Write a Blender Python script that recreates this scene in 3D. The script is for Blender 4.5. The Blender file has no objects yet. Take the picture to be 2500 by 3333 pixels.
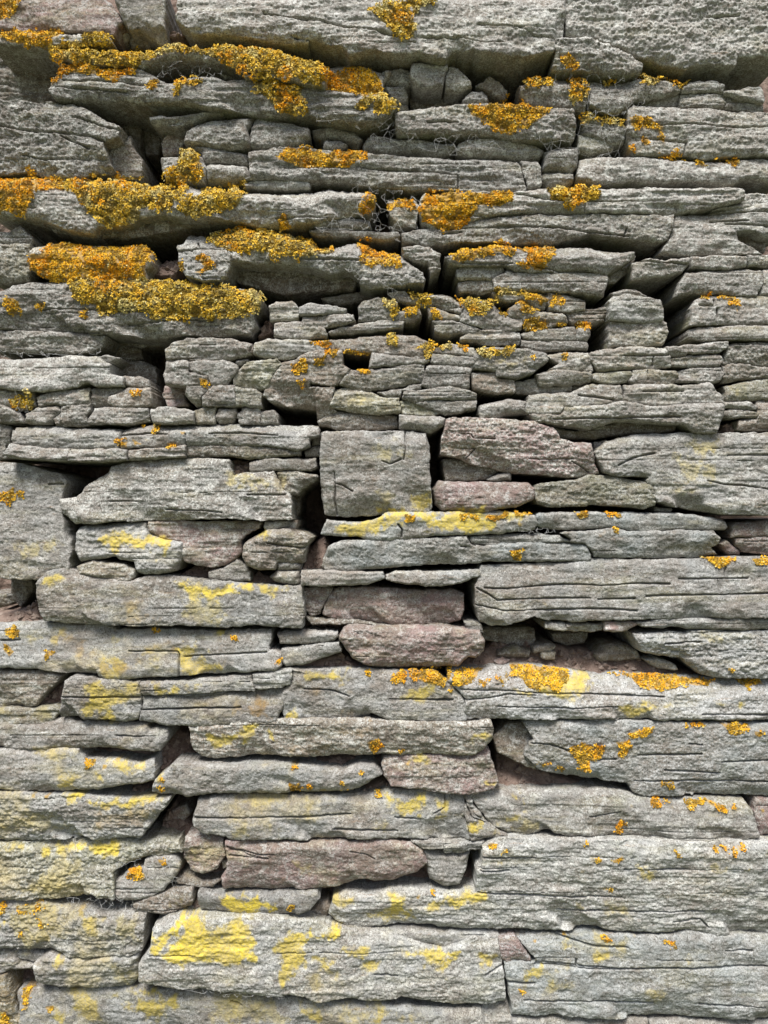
import bpy, math, random
import numpy as np

# ------------------------------------------------------------------ camera, world, sun, exposure
scene = bpy.context.scene
COL = scene.collection
D = 1.28                 # camera distance from the wall's reference plane (y = 0), metres
S = 0.0005               # metres of wall per pixel of the traced drawing
ZC = 1.36                # eye height
W_PX, H_PX = 2500, 3333

cam_d = bpy.data.cameras.new("camera"); cam = bpy.data.objects.new("camera", cam_d); COL.objects.link(cam)
cam.location = (0.0, -D, ZC); cam.rotation_euler = (math.radians(90), 0, 0)
cam_d.sensor_fit = 'VERTICAL'; cam_d.sensor_height = 24.0
cam_d.lens = 24.0 * D / (H_PX * S)
cam_d.clip_start = 0.05; cam_d.clip_end = 5000
scene.camera = cam

SUN_EL, SUN_AZ = math.radians(60), math.radians(-22)      # azimuth measured from straight in front, negative = left
world = bpy.data.worlds.new("World"); scene.world = world; world.use_nodes = True
wn = world.node_tree.nodes; wl = world.node_tree.links
bgn = wn["Background"]; sky = wn.new("ShaderNodeTexSky"); sky.sky_type = 'NISHITA'; sky.sun_disc = False
sky.sun_elevation = SUN_EL; sky.sun_rotation = math.pi + SUN_AZ
sky.air_density = 1.0; sky.dust_density = 3.0; sky.ozone_density = 1.0
wl.new(sky.outputs[0], bgn.inputs[0]); bgn.inputs[1].default_value = 0.068
sl = bpy.data.lights.new("sun", 'SUN'); so = bpy.data.objects.new("sun", sl); COL.objects.link(so)
sl.energy = 3.3; sl.angle = math.radians(22); sl.color = (1.0, 0.975, 0.94)
from mathutils import Vector
dirv = Vector((math.sin(SUN_AZ) * math.cos(SUN_EL), -math.cos(SUN_AZ) * math.cos(SUN_EL), math.sin(SUN_EL)))
so.rotation_euler = dirv.to_track_quat('Z', 'Y').to_euler(); so.location = (0, -3, 5)
scene.view_settings.view_transform = 'Standard'; scene.view_settings.look = 'None'
scene.view_settings.exposure = 0.92; scene.view_settings.gamma = 1.0

STONES = """
p|35|s|A -60,-40 540,-40 600,20 640,80 660,120 630,140 625,195 560,190 470,175 330,165 230,150 100,150 -60,160|smooth brownish purple slab in the top left corner, above the lichen ledge
w|48|s|A 625,-40 900,-40 890,60 880,150 890,215 860,205 800,170 740,135 690,140 660,90 640,40 620,10|pale bluish white block at the very top beside the deep vertical gap
b|10|r|A 685,150 720,138 770,155 820,195 825,225 800,240 700,240 680,200|small rounded brown stone wedged under the pale bluish block at the top
g|15|r|A 625,140 650,125 680,130 690,170 670,200 630,198|tiny grey chip between the purple slab and the small brown wedge stone
g|55|w|A 945,-40 950,20 955,90 1020,150 1200,170 1400,190 1560,210 1659,215 B 190,185 240,180 330,200 500,240 560,290 620,280 700,265 800,290 940,280 1000,300 1080,310 1120,270 1230,265 1250,285 1370,300 1500,305 1600,285 C 500,275 515,215 555,205 560,-40|very wide grey slab at the top centre with a dark overhanging underside
g|50|w|C 566,-40 566,180 700,190 850,245 940,285 1060,320 1150,345 1220,365 1240,345 1350,335 1480,350 1485,305 1570,310 1740,315 1740,-40|big pale crusted slab filling the top right corner
g|52|w|C 516,218 560,210 700,204 850,255 935,293 985,340 982,372 900,380 760,372 640,368 540,373 495,362 510,290|triangular pale stone with one orange tuft under the top right corner slab
b|48|t|A -60,175 50,160 240,150 330,160 450,170 590,195 610,230 450,240 270,245 160,250 60,240 -60,235|thin ledge at the upper left edge topped with golden lichen, above the dark recessed block
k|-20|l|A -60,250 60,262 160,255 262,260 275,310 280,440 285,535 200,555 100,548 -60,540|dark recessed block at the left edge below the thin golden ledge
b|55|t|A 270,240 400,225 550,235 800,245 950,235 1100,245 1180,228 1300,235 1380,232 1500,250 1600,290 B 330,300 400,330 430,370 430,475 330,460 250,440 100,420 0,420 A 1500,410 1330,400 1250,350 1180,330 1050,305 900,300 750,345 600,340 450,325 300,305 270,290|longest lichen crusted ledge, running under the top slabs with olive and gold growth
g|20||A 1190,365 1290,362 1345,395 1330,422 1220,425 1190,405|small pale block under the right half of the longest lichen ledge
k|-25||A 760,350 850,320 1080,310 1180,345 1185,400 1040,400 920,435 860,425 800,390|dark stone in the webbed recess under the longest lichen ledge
g|45|l|A 275,440 330,335 400,340 600,362 750,367 830,400 860,430 920,440 1040,405 1150,410 1220,435 1370,430 B 100,430 320,470 430,490 500,490 730,510 800,540 815,590 770,620 720,650 600,658 450,638 340,610 200,615 100,608 0,590 A 1500,608 1350,593 1210,583 1150,578 1000,550 850,543 650,530 450,525 300,530 270,490|long tilted slab with gold lichen on its left corner and a green shaded underside
g|40|w|A -60,560 100,560 200,565 280,550 390,560 480,600 560,640 655,690 640,740 540,765 560,800 600,900 500,925 380,950 250,935 100,915 -60,930|large cracked hump of a stone at the left edge, above the broad lichen carpet
b|8||A 560,750 640,745 700,730 720,800 770,860 765,955 650,955 600,930 580,860|brown recessed stone along the left side of the tall black cavity
k|-22||A 560,625 730,625 765,700 752,800 700,770 660,690|dark rubble stone at the top left of the tall black cavity
k|-40||A 770,650 850,665 920,700 880,760 850,830 790,840 775,750|dark stone deep inside the tall black cavity
w|28|l|A 815,635 870,620 910,640 1000,625 1090,610 1120,592 1220,590 1230,602 1200,615 1100,630 1050,660 950,685 880,668 815,657|thin pointed sliver jutting over the right side of the tall black cavity
p|-5||A 870,770 920,710 1000,690 990,760 960,830 880,832|purplish recessed stone just right of the tall black cavity
g|30|r|A 1010,700 1060,655 1130,628 1250,614 1365,628 1338,690 1348,782 1240,793 1100,773 990,763 1000,730|rounded grey stone right of the pointed sliver, the left of two humps
g|32|r|B 48,622 100,612 150,620 250,650 340,690 350,740 290,780 200,788 60,793 25,778 18,720|rounded grey stone, the right of two humps under the tilted slab
g|22|r|A 1000,775 1100,782 1230,805 1345,818 1340,885 1180,868 1095,878 1080,820|uneven grey stone on top of the round pale nodule
g|32|r|A 865,845 960,835 1000,800 1080,830 1110,900 1100,980 980,990 890,960 865,900|knobbly stone end buried under golden lichen at the foot of the black cavity
w|28|r|A 1110,885 1180,875 1330,895 1350,955 1250,982 1110,975|low pale nodule stone just right of the knob buried in golden lichen
g|30|l|A 1350,822 1520,802 B 180,800 350,800 660,832 800,840 1000,858 1150,858 1300,852 1472,870 1500,950 1515,1020 1500,1033 1200,1028 900,1018 700,998 500,988 350,975 0,965 A 1362,960 1350,900|long grey slab with a golden lichen mound at its left end and short upright crack
g|24||B 1482,872 1580,875 1600,970 1590,1010 1522,1018 1506,950|small angular stone closing the right end of the long grey slab with the upright crack
w|26|l|A 1320,985 1400,970 B 150,968 300,972 345,990 340,1013 200,1018 100,1010 A 1400,1010 1325,1010|thin pale plate directly under the left part of the long grey slab
b|38|t|C 320,450 380,412 500,392 620,402 685,405 690,520 670,590 500,582 360,558 322,500|brown block with frosty gold lichen on top, left half of the webbed ledge
g|36|t|C 697,392 850,397 1000,392 1130,402 1190,450 1185,487 1100,515 950,535 900,575 860,600 760,598 703,570 695,500|grey green block draped with cobweb, right half of the webbed ledge
g|34|l|C 1190,487 1240,442 1380,437 1420,465 1415,498 1300,493 1200,497|small flat cap stone at the right end of the webbed ledge
g|30|l|C 1187,508 1300,503 1440,512 1430,560 1418,585 1300,578 1187,572|flat stone lying just under the small cap of the webbed ledge
g|34|l|C 1430,490 1520,482 1560,457 1620,460 1640,510 1630,555 1600,548 1500,520 1430,505|jagged little stone near the right edge below the corner slab
g|30|l|C 1442,525 1530,532 1630,565 1632,603 1520,598 1425,583|wedge shaped stone under the jagged little stone near the right edge
g|25|l|C 950,545 1000,524 1110,525 1180,500 1180,568 1105,572 1000,573|thin splintered stone under the cobweb draped block
g|38|w|C 905,585 930,568 1100,578 1300,588 1500,602 1740,602 1740,830 1540,833 1400,838 1330,852 1220,828 1060,833 960,828 920,790 902,700|large rectangular crusted slab at the right edge with rusty gold lichen down its left side
g|30|r|C 655,620 700,608 800,640 890,662 900,700 885,768 820,772 720,728 660,708|small stone crowned with frosty yellow lichen beside the large crusted right hand slab
n|20||C 640,722 720,732 825,785 820,802 700,820 640,810|greenish stone tucked below the small yellow crowned stone
g|32|w|C 630,940 650,860 750,837 850,842 960,840 1100,858 1250,862 1330,872 1500,862 1740,845 1740,970 1540,955 1480,990 1400,985 1250,965 1180,980 1050,985 930,960 780,990 640,975|long slab at the right edge with rusty flecks along its top and chipped lower edge
g|30|r|C 460,812 500,800 630,797 637,895 600,918 455,903|small cube shaped stone stacked on a smaller one, right of centre near the top
g|24|r|C 447,922 530,925 610,935 610,982 560,998 470,1003 442,970|little stone directly beneath the small cube shaped stone
g|42|w|B 812,605 850,588 1000,577 1190,563 C 100,560 350,572 470,592 612,600 620,700 610,745 450,740 300,735 180,715 0,708 B 1100,708 950,708 825,702 807,660|broad block with a large orange lichen triangle hanging over its top edge
g|26|r|B 632,775 660,728 720,722 850,742 950,748 1060,772 1128,775 1140,800 1100,828 1030,848 900,820 750,828 642,808|low cobwebbed lens shaped stone, the left one of two under the orange triangle block
g|28|r|B 1150,775 1200,752 1350,738 1450,732 1550,762 1615,800 1600,838 1500,855 1350,838 1200,843 1146,820|low lens shaped stone, the right one of two under the orange triangle block
g|18|r|B 360,693 450,683 600,702 628,750 600,778 500,742 420,742 370,728|low lumpy stone left of the two lens shaped stones
g|26|r|B 420,752 500,745 548,772 500,812 420,802|small knob half sunk in golden lichen on the long grey slab
b|34|t|B 438,330 520,302 640,307 720,345 790,378 738,440 742,515 500,515 438,475|brown stone smothered in golden lichen at the right end of the longest lichen ledge
w|34||B 897,350 940,342 1090,352 1082,400 1065,462 950,467 903,450 888,400|pale square faced stone under the shadow of the wide top slab
w|30||B 1097,358 1140,368 1200,430 1218,470 1160,488 1082,472 1072,430|pale faceted stone right against the square faced stone under the top slab
k|5||B 885,470 1060,472 1100,505 1190,490 1180,556 1050,567 920,577 887,560|dark stone in shade below the pale square faced stone
g|24||B 745,390 840,372 880,382 893,450 860,458 760,453 742,430|small pale lump between the lichen smothered stone and the square faced stone
g|20||B 742,467 858,464 878,530 830,556 782,520|small squarish stone below the pale lump near the top centre
b|14||B 1245,462 1320,407 1360,432 1415,482 1400,530 1340,505 1290,475|brown pyramid shaped stone above the orange lichen triangle
g|24|r|B 1172,532 1220,484 1280,478 1308,520 1308,550 1200,558 1176,550|small oval stone in front of the brown pyramid stone
g|14|r|B 818,562 875,556 884,582 832,592|tiny pebble in the joint left of the orange triangle block
g|45|t|D -60,10 150,5 350,20 480,25 640,30 700,35 850,45 1000,60 1310,90 1500,92 E 300,92 450,85 520,68 600,72 740,90 775,110 780,160 750,200 690,215 600,225 520,240 450,262 D 1500,280 1400,275 1250,245 1150,240 1000,238 850,225 750,240 700,270 640,280 540,285 490,320 450,318 350,300 200,240 100,235 -60,230|very broad stone carpeted along its top by the widest golden lichen patch, upper left
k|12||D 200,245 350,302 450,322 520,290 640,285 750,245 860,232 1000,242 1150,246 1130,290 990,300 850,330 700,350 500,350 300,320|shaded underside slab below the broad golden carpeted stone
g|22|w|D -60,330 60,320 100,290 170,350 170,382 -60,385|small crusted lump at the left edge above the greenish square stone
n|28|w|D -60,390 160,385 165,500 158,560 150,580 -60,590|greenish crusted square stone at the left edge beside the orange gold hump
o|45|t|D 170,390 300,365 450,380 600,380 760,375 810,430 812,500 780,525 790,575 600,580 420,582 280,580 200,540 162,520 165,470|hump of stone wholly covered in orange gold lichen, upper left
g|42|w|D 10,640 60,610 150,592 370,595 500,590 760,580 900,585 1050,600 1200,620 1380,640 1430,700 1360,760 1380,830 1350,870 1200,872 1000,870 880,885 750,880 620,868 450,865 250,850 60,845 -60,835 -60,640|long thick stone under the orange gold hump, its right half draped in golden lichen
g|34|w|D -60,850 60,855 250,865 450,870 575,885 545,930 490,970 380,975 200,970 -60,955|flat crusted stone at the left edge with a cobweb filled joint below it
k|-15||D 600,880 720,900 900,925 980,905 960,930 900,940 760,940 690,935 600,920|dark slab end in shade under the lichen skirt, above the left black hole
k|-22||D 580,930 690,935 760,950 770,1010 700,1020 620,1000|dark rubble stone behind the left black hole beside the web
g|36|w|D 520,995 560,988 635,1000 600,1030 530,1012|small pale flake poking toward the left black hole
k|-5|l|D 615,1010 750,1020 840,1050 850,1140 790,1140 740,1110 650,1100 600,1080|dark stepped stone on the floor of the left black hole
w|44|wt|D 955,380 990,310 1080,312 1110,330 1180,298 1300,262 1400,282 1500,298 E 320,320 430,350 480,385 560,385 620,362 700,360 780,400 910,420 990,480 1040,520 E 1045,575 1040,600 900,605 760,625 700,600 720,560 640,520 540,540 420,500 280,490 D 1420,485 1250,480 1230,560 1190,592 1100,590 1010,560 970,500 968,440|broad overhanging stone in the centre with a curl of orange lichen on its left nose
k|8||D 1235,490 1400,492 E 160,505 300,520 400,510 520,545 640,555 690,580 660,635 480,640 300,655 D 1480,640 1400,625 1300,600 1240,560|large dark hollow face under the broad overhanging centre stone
g|30|r|E 415,280 480,245 550,235 640,230 750,250 755,290 700,305 560,300 470,300|small lens shaped stone inside the cobweb hollow above the second golden ledge
g|26|l|E 430,320 560,305 700,318 900,325 915,355 800,365 640,345 470,345|flat pale plate under the small lens shaped stone of the cobweb hollow
b|24|w|E 860,150 1000,150 1030,200 1010,240 1000,290 930,290 880,270 860,220|short stone seen through cobweb left of the orange topped long stone
g|38|l|E 1030,150 1060,105 1220,100 1500,110 F 450,90 750,90 1050,95 1200,90 1520,95 1525,150 1500,160 1150,225 1000,222 700,215 420,210 200,220 100,240 0,290 E 1245,310 1100,305 1030,260|long layered stone with two orange tufts along its top, right of centre
g|34|w|E 925,330 1020,300 1150,285 1244,300 F 0,290 100,240 200,226 420,216 700,222 1000,228 1145,230 1140,290 1110,370 1060,385 900,360 700,330 500,380 300,378 0,370 E 1200,375 1060,390 930,370|very long bare stone beneath the two orange tufts, tapering to a notch at right
k|10||F 700,338 900,368 1050,392 1100,390 1040,440 960,425 860,405 700,385 560,388|shaded underside wedge at the tip of the very long bare stone
w|34|w|F 1155,235 1350,215 1740,130 1740,340 1640,345 1590,315 1480,320 1500,370 1630,440 1450,435 1300,445 1080,435 1140,330|blocky crusted stone at the right edge, right of the slanting dark notch
g|30|l|F 1530,120 1740,125 1740,175 1600,190 1360,205 1520,165|thin crusted layer at the right edge level with the two orange tufts
k|12||F 1490,325 1585,325 1640,360 1640,432 1500,380|dark broken corner of the blocky stone at the right edge
g|36|l|E 925,410 1000,400 1080,410 1130,440 1130,520 1080,560 1070,490 990,480 940,450|weathered rag of stone just left of the central vertical crevice
g|26||E 850,650 900,640 940,640 980,680 960,695 880,680|small stone tip right under the cobweb strands in the centre
g|44|t|E 1165,450 1240,420 1350,400 F 0,410 200,380 330,400 520,400 700,400 930,420 940,460 860,510 800,545 760,540 690,525 550,540 300,530 250,500 100,500 0,500 E 1244,500 1180,490|long stone fringed with orange lichen to the right of the central crevice
g|40||F 180,570 250,530 330,540 540,540 690,530 790,550 790,600 780,665 650,650 400,635 180,630|plain rounded block beneath the orange fringed stone, right of centre
g|30||E 1225,530 1244,505 F 100,505 230,510 240,535 170,580 60,575 0,580 E 1244,580 1220,570|left end of a thin layer under the orange fringed stone
b|24||E 1235,590 1300,580 1420,585 1420,640 1350,650 1240,645|low brown block beside the foot of the central crevice
k|20||F 790,555 860,520 940,470 920,520 870,560 830,600 800,600|dark broken piece at the right end of the orange fringed stone
g|42|w|F 925,490 1000,475 1100,478 1235,465 1235,500 1200,540 1080,560 930,578|flat pointed stone over the square cavity, right of the plain rounded block
g|38|w|F 1245,460 1350,450 1545,455 1545,500 1450,520 1250,515|crusted block just right of the flat pointed stone over the square cavity
g|34|w|F 1550,450 1605,450 1605,500 1560,505|tiny square stone near the right edge in the joint row of the crusted block
g|34|w|F 1612,450 1740,445 1740,510 1612,505|last crusted stone on the right edge in the joint row of the tiny square stone
g|36||F 1215,545 1350,535 1545,525 1630,530 1632,600 1600,665 1400,655 1220,650 1160,670 1180,600|big sloping block forming the roof of the right black cavity
g|34||F 1640,525 1740,520 1740,668 1612,665 1635,600|stone on the right edge beside the roof block of the black cavity
g|40|r|F 820,645 880,625 950,628 1020,665 1000,670 900,655 830,668|thin cap flake on top of the upright two tier block in the cavity
w|48||F 812,690 830,668 900,657 1000,672 1085,690 1095,720 1095,795 1000,805 900,800 808,790|pale upper tier of the upright block standing in the cavity
g|34||F 800,800 900,805 1000,810 1090,800 1115,820 1110,900 1095,930 1000,940 900,940 800,948|darker lower tier of the upright block standing in the cavity
g|40||F 1270,690 1310,670 1450,665 1740,670 1740,820 1600,822 1380,820 1240,830 1250,740|upper part of the split block to the right of the tall black slot
g|40||F 1240,850 1300,835 1400,828 1740,828 1740,905 1500,900 1320,905 1240,890|lower part of the split block to the right of the tall black slot
k|-30||F 1210,760 1260,710 1240,830 1240,890 1195,900|dark side stone lining the tall black slot
g|34||E 210,720 240,705 330,700 370,730 368,795 300,800 215,800|small left block of the stepped trio, just right of the golden skirt
w|38||E 375,730 420,710 520,715 620,735 620,755 500,768 380,768|thin pale cap stone of the stepped trio near the centre
g|34||E 235,815 390,805 390,780 560,765 660,770 670,800 600,825 500,835 525,875 520,890 380,898 235,890|long brownish base block of the stepped trio near the centre
g|36||E 690,730 720,695 800,680 900,700 905,760 900,800 780,795 695,800|boxy stone with webbed lichen on its right corner, centre
g|30|l|E 530,860 600,840 700,820 830,800 935,810 930,840 820,850 700,865 600,870 535,878|long thin pointed plate under the boxy webbed stone
b|28||E 905,760 960,740 1020,745 1030,780 1000,810 910,808|short brown block with yellow tufts right of the boxy webbed stone
k|0||E 490,680 600,660 720,645 800,660 850,670 700,695 600,715 520,700|dark flat stone lying in the long central shadow gap
b|30|t|E 860,650 930,640 1040,660 1150,650 1244,700 E 1260,735 1240,765 1100,720 1050,735 1000,720 900,690|brown sloping stone with scattered yellow tufts, right below the central crevice
b|26||E 1060,735 1100,730 1180,760 1240,775 1240,800 1180,800 1080,790|small brown stone below the brown sloping stone
g|30||F 0,690 0,780 E 1244,805 F 100,835 250,855 330,850 332,795 250,780 160,700 80,690|grey stone crossed by a diagonal golden lichen streak
g|30||E 1100,800 1150,800 1244,815 F 80,835 100,850 60,875 0,870 E 1180,880 1100,860|low grey stone left of the plate below the golden lichen streak
g|28|l|F 0,890 110,850 200,850 320,865 318,925 200,935 80,915 0,915|flat plate below the stone with the diagonal golden streak
b|30|t|F 170,640 300,630 470,640 475,700 460,735 400,730 330,690 270,700 200,690|brown flat topped stone dusted with yellow lichen above the diagonal streak
b|32||F 475,650 600,665 670,690 675,740 560,755 480,745|brown block with a bright orange tuft beside the small square hole
b|24|l|F 560,760 640,745 785,732 790,790 770,810 700,830 600,820|brown layered block jutting left of the upright two tier block
b|30||F 260,740 330,700 430,760 550,765 580,810 500,830 380,850 340,850 335,790 265,780|brown stone with two orange yellow tufts, left of the brown layered block
g|34||F 325,870 450,840 540,835 620,840 630,910 500,910 400,900 340,900|grey block in the right centre under the two orange yellow tufts
g|33||F 325,905 400,905 620,915 680,920 685,960 600,955 450,965 330,940|green stained lower layer of the grey block under the two yellow tufts
g|30||F 630,840 690,835 695,880 680,910 630,905|small end stone right of the grey block and left of the small black hole
g|40||D 895,960 930,920 1000,900 1130,900 1250,900 1360,930 1370,975 1320,990 1230,1015 1130,1020 1000,1010 895,1015|smooth grey stone forming the upper right lip of the left black hole
w|40||E 130,925 200,905 400,905 450,920 500,950 500,965 400,985 300,1008 190,1000 125,980|smooth pale stone right of the lip stone of the left black hole
b|36||E 445,920 540,910 700,890 850,880 1000,880 1080,920 1085,980 1060,1025 960,1000 860,990 740,975 620,970 510,960|brown flat faced stone with orange scale lichen specks, centre left
w|34|w|G -60,150 150,143 400,127 520,138 600,180 590,228 670,245 665,288 520,295 480,270 350,310 250,325 160,318 -60,300|crusted grey stone at the left edge just under the cobweb filled joint
g|30||G 670,243 750,243 800,258 815,300 720,300 668,285|pointed little tip stone reaching right into the shaft of the left black hole
g|24||G -60,300 100,320 180,320 190,400 120,420 -60,400|stone at the left edge holding the bright yellow lichen cushion
g|30||G 195,350 260,328 480,300 490,395 380,400 300,395 210,400|plain flat stone just right of the bright yellow cushion
g|30||G 495,310 560,303 650,300 670,320 590,345 580,400 500,400|squarish grey stone in the centre of the left pile, left of the rusty nosed stone
b|36||G 585,350 680,305 810,303 822,350 815,400 720,408 620,408 580,385|wedge stone with a rusty brown nose at the right end of the left pile
g|30||G -60,400 20,400 100,440 130,490 20,490 -60,480|low greenish stone at the left edge under the bright yellow cushion
g|34|r|G 130,440 200,400 300,395 340,430 290,465 280,495 200,500 130,490|rounded grey stone under the plain flat stone of the left pile
g|34||G 290,465 345,430 330,395 490,395 490,430 465,460 480,500 440,512 300,505|lumpy grey stone with a small dark eye hole, bottom row of the left pile
g|36||G 480,480 510,410 640,408 800,415 808,485 700,498 560,500 480,500|flat sided stone in the bottom row, left of the foot of the left shaft
g|38||G 812,420 850,408 1000,412 1040,430 1050,490 950,498 830,492|loaf shaped stone at the foot of the left shaft above the long thick ledge
n|34||G 1045,425 1100,405 1170,408 1150,460 1160,495 1060,495|small greenish knob in the row above the long thick ledge
g|34|r|G 1155,460 1180,410 1270,412 1285,440 1250,495 1180,495|small round knob with a dark pit on its right side, above the long thick ledge
g|34||G 1285,460 1310,410 1400,408 1410,495 1300,498|small square stone left of the end block beside the rectangular hole
g|32||G 1412,430 1480,422 1500,440 1500,498 1412,498|end block at the left side of the small rectangular black hole
g|40||G 895,155 1000,150 1020,165 1015,215 1120,240 1120,280 1010,290 900,285 882,230|corner stone at the right side of the left shaft
g|38||G 1015,160 1100,155 1240,160 1285,180 1280,210 1250,250 1220,290 1140,290 1125,240 1020,205|stone with a fleck of orange lichen beside the corner stone of the left shaft
p|20||G 885,290 1000,290 1010,310 990,350 1020,400 905,403 880,340|pinkish recessed stone at the right side of the left shaft
g|38||G 1000,340 1020,290 1120,292 1145,305 1090,350 1080,400 1050,405|small wedge stone right of the pinkish recessed stone
g|38||G 1095,350 1150,292 1265,290 1268,400 1090,398|square grey stone in the middle of the small block cluster left of the rectangular hole
g|38||G 1270,300 1380,310 1412,335 1410,408 1270,400|lower right stone of the small block cluster left of the rectangular hole
n|38||G 1285,210 1330,170 1500,148 1525,180 1470,240 1450,300 1380,315 1260,285 1265,245|greenish angular stone above the small block cluster
g|34|r|G 1270,150 1330,138 1350,150 1290,175 1268,168|tiny oval pebble squeezed under the smooth lip stones
b|40||H 280,170 350,150 430,110 500,100 600,105 610,180 640,205 620,250 560,290 440,280 440,240 420,300 560,305 540,400 575,425 520,480 470,480 460,415 240,385 175,345 190,310 230,230|brown crusty stone with orange scabs over the small rectangular black hole
b|36||H 440,240 530,210 625,210 580,285 440,275|small stone with a black oval hole in its face, under the orange scabs
g|38||H 765,112 900,130 1080,150 1050,175 900,175 750,190|thin grey wedge right of the big square orange scab
g|40||H 590,290 630,215 800,205 1000,170 1050,180 1040,265 900,295 760,315 640,305|long grey stone sloping under the big square orange scab
n|42||H 560,310 640,308 760,320 810,350 910,355 915,435 820,440 700,435 600,415 540,400|greenish yellow tinged ledge above the pale square upright block
b|22||H 470,490 580,435 700,440 900,455 905,520 800,530 600,525 480,510|shaded brown stone between the greenish ledge and the pale square block
g|34||H 800,325 930,310 960,290 1030,280 1030,305 920,325 920,355 840,350|small chips wedged at the right end of the greenish yellow ledge
g|38||H 1090,90 1200,65 1310,90 1318,130 1240,125 1090,112|thin brown grey stone with yellow tufts right of the orange scab stone
g|38||H 1080,165 1095,118 1200,125 1310,135 1318,180 1270,190 1100,178|slim stone between the yellow tufted stone and the smooth square block
g|40||H 1060,190 1100,180 1270,190 1300,200 1290,300 1230,305 1150,290 1080,300 1035,285|smooth square grey block in the right centre of the stack
g|42|l|H 940,325 1080,310 1180,290 1325,335 1325,365 1200,370 1120,360 1000,380 930,355|upper plate with an eye shaped hollow in the small tower above the narrow slot
g|42||H 1000,382 1120,362 1200,372 1325,368 1325,410 1250,435 1160,445 1060,410|lower plate of the small tower above the narrow black slot
n|36||H 920,370 990,360 1060,410 1130,440 1100,460 930,445|greenish flake above the loaf that caps the pale square block
g|46|r|H 915,445 1000,450 1140,455 1160,465 1155,500 1090,543 980,530 915,515|rounded loaf stone resting above the top right corner of the pale square block
w|46|s|H 495,545 700,535 800,540 940,538 1050,545 1075,620 1070,700 1082,850 1085,940 1075,970 900,975 780,990 600,998 510,985 490,850 485,650|large pale square upright block in the middle of the wall
p|38|w|H 1165,480 1220,468 1500,475 1659,490 I 280,480 400,490 500,520 530,580 610,600 705,602 720,680 755,765 695,780 570,780 300,760 100,720 0,680 H 1140,660 1140,610 1155,540|large purplish slab right of the narrow black slot
k|16||H 1145,690 1250,680 1380,705 1450,755 1400,790 1300,800 1160,800|dark undercut lower face of the large purplish slab
g|40|l|H 1150,560 1180,552 1270,555 1320,580 1325,620 1240,620 1145,610|split pale sliver on the left corner of the large purplish slab
g|34|r|I 150,795 210,765 275,758 272,800 190,815|little pale stone squeezed between the two purplish slabs
p|42|r|H 1090,850 1130,810 1244,808 I 100,815 250,808 370,815 405,845 400,900 300,945 100,970 0,970 H 1150,965 1110,930|long purplish stone lying under the large purplish slab
n|38||I 410,830 450,820 620,800 710,770 850,785 1020,815 1045,860 1045,935 980,955 900,940 700,935 500,945 410,930 395,860|green grey stone with twin sloping ridges under the dark gap
w|46||I 730,650 800,590 960,550 1300,548 1740,545 1740,990 1600,985 1400,978 1300,960 1140,940 1070,915 1050,870 1015,800 1030,780 850,778 780,760|largest pale block at the right edge with yellowish stains and a long crack
k|14||I 720,600 790,590 760,640 780,700 780,740 745,735|dark purple chip filling the gap left of the largest pale block
g|40||I 75,120 90,92 200,85 360,90 460,120 465,160 400,220 310,248 200,240 190,210 75,195|grey block with a row of yellow tufts on top, left of the right pile
g|36||H 1320,140 1330,105 1320,200 1300,200|thin chip beside the grey block with the row of yellow tufts
b|34||I 55,220 190,215 200,250 288,260 288,325 200,330 60,305|brown tinted brick like stone under the grey block with yellow tufts
g|24||I 290,275 400,248 425,285 600,292 600,325 430,335 300,330|flat stone just right of the brown tinted brick like stone
g|38||I 415,225 520,205 700,220 712,270 600,285 430,285|stone with a soft rounded top in the middle of the right pile
g|36||I 465,130 560,108 690,110 705,215 540,205 470,210 540,175|upright grey stone with two orange specks in the right pile
g|32||I 0,315 75,330 83,370 75,420 0,430 H 1240,430|bun shaped stone right of the small tower
w|36|r|I 95,440 110,395 260,360 355,370 360,440 270,445 200,470 110,475|pale tapering stone in the cleft right of the bun shaped stone
g|44||I 360,380 380,340 600,325 690,285 860,290 872,365 800,390 680,400 560,410 540,440 420,450 362,435|left upper section of the long cracked stone in the right pile
g|44||I 878,290 1000,285 1230,290 1350,270 1425,350 1425,385 1230,385 1060,410 960,385 880,365|right upper section of the long cracked stone in the right pile
g|48||I 370,445 540,442 570,405 700,402 860,375 960,390 1060,412 1230,388 1420,388 1415,450 1385,545 1270,540 1200,500 1040,490 850,480 700,520 560,500 400,480|big jutting under slab of the right pile with a dark overhang
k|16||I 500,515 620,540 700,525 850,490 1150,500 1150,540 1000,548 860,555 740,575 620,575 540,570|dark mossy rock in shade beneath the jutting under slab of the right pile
g|42||I 705,110 800,95 980,80 1110,95 1130,130 1135,185 1040,200 880,205 740,210 700,150|flat layered block directly under the upright two tier block
n|42||I 715,225 800,212 920,210 935,235 900,270 800,280 715,260|greenish loaf stone below the flat layered block
g|40||I 935,208 1050,205 1165,210 1175,235 1155,275 1080,290 930,285 905,270|grey stone right of the greenish loaf stone
g|24|r|I 600,290 640,278 683,280 683,310 630,322 600,315|tiny brick shaped chip in the middle of the right pile
w|40|l|I 1110,85 1250,70 1440,50 1440,80 1400,110 1230,115 1215,130 1130,135|thin top layer to the right of the flat layered block
g|38|l|I 1135,145 1300,120 1400,120 1415,150 1400,185 1250,190 1140,185|curled lip layer, second of the thin layers right of the flat layered block
g|38|l|I 1175,210 1250,190 1400,190 1415,230 1400,270 1230,275 1165,270|third thin layer in the stack right of the flat layered block
g|34|w|I 1445,70 1740,60 1740,190 1600,185 1500,165 1410,180 1415,150|long crusted stone at the right edge with a pale yellow tinge on top
g|34||I 1410,185 1500,170 1620,190 1740,195 1740,250 1600,250 1420,270|layered stone at the right edge below the yellow tinged one
n|30||I 1425,300 1600,258 1740,253 1740,360 1600,365 1430,368|greenish stone at the right edge above the small forked plates
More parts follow.
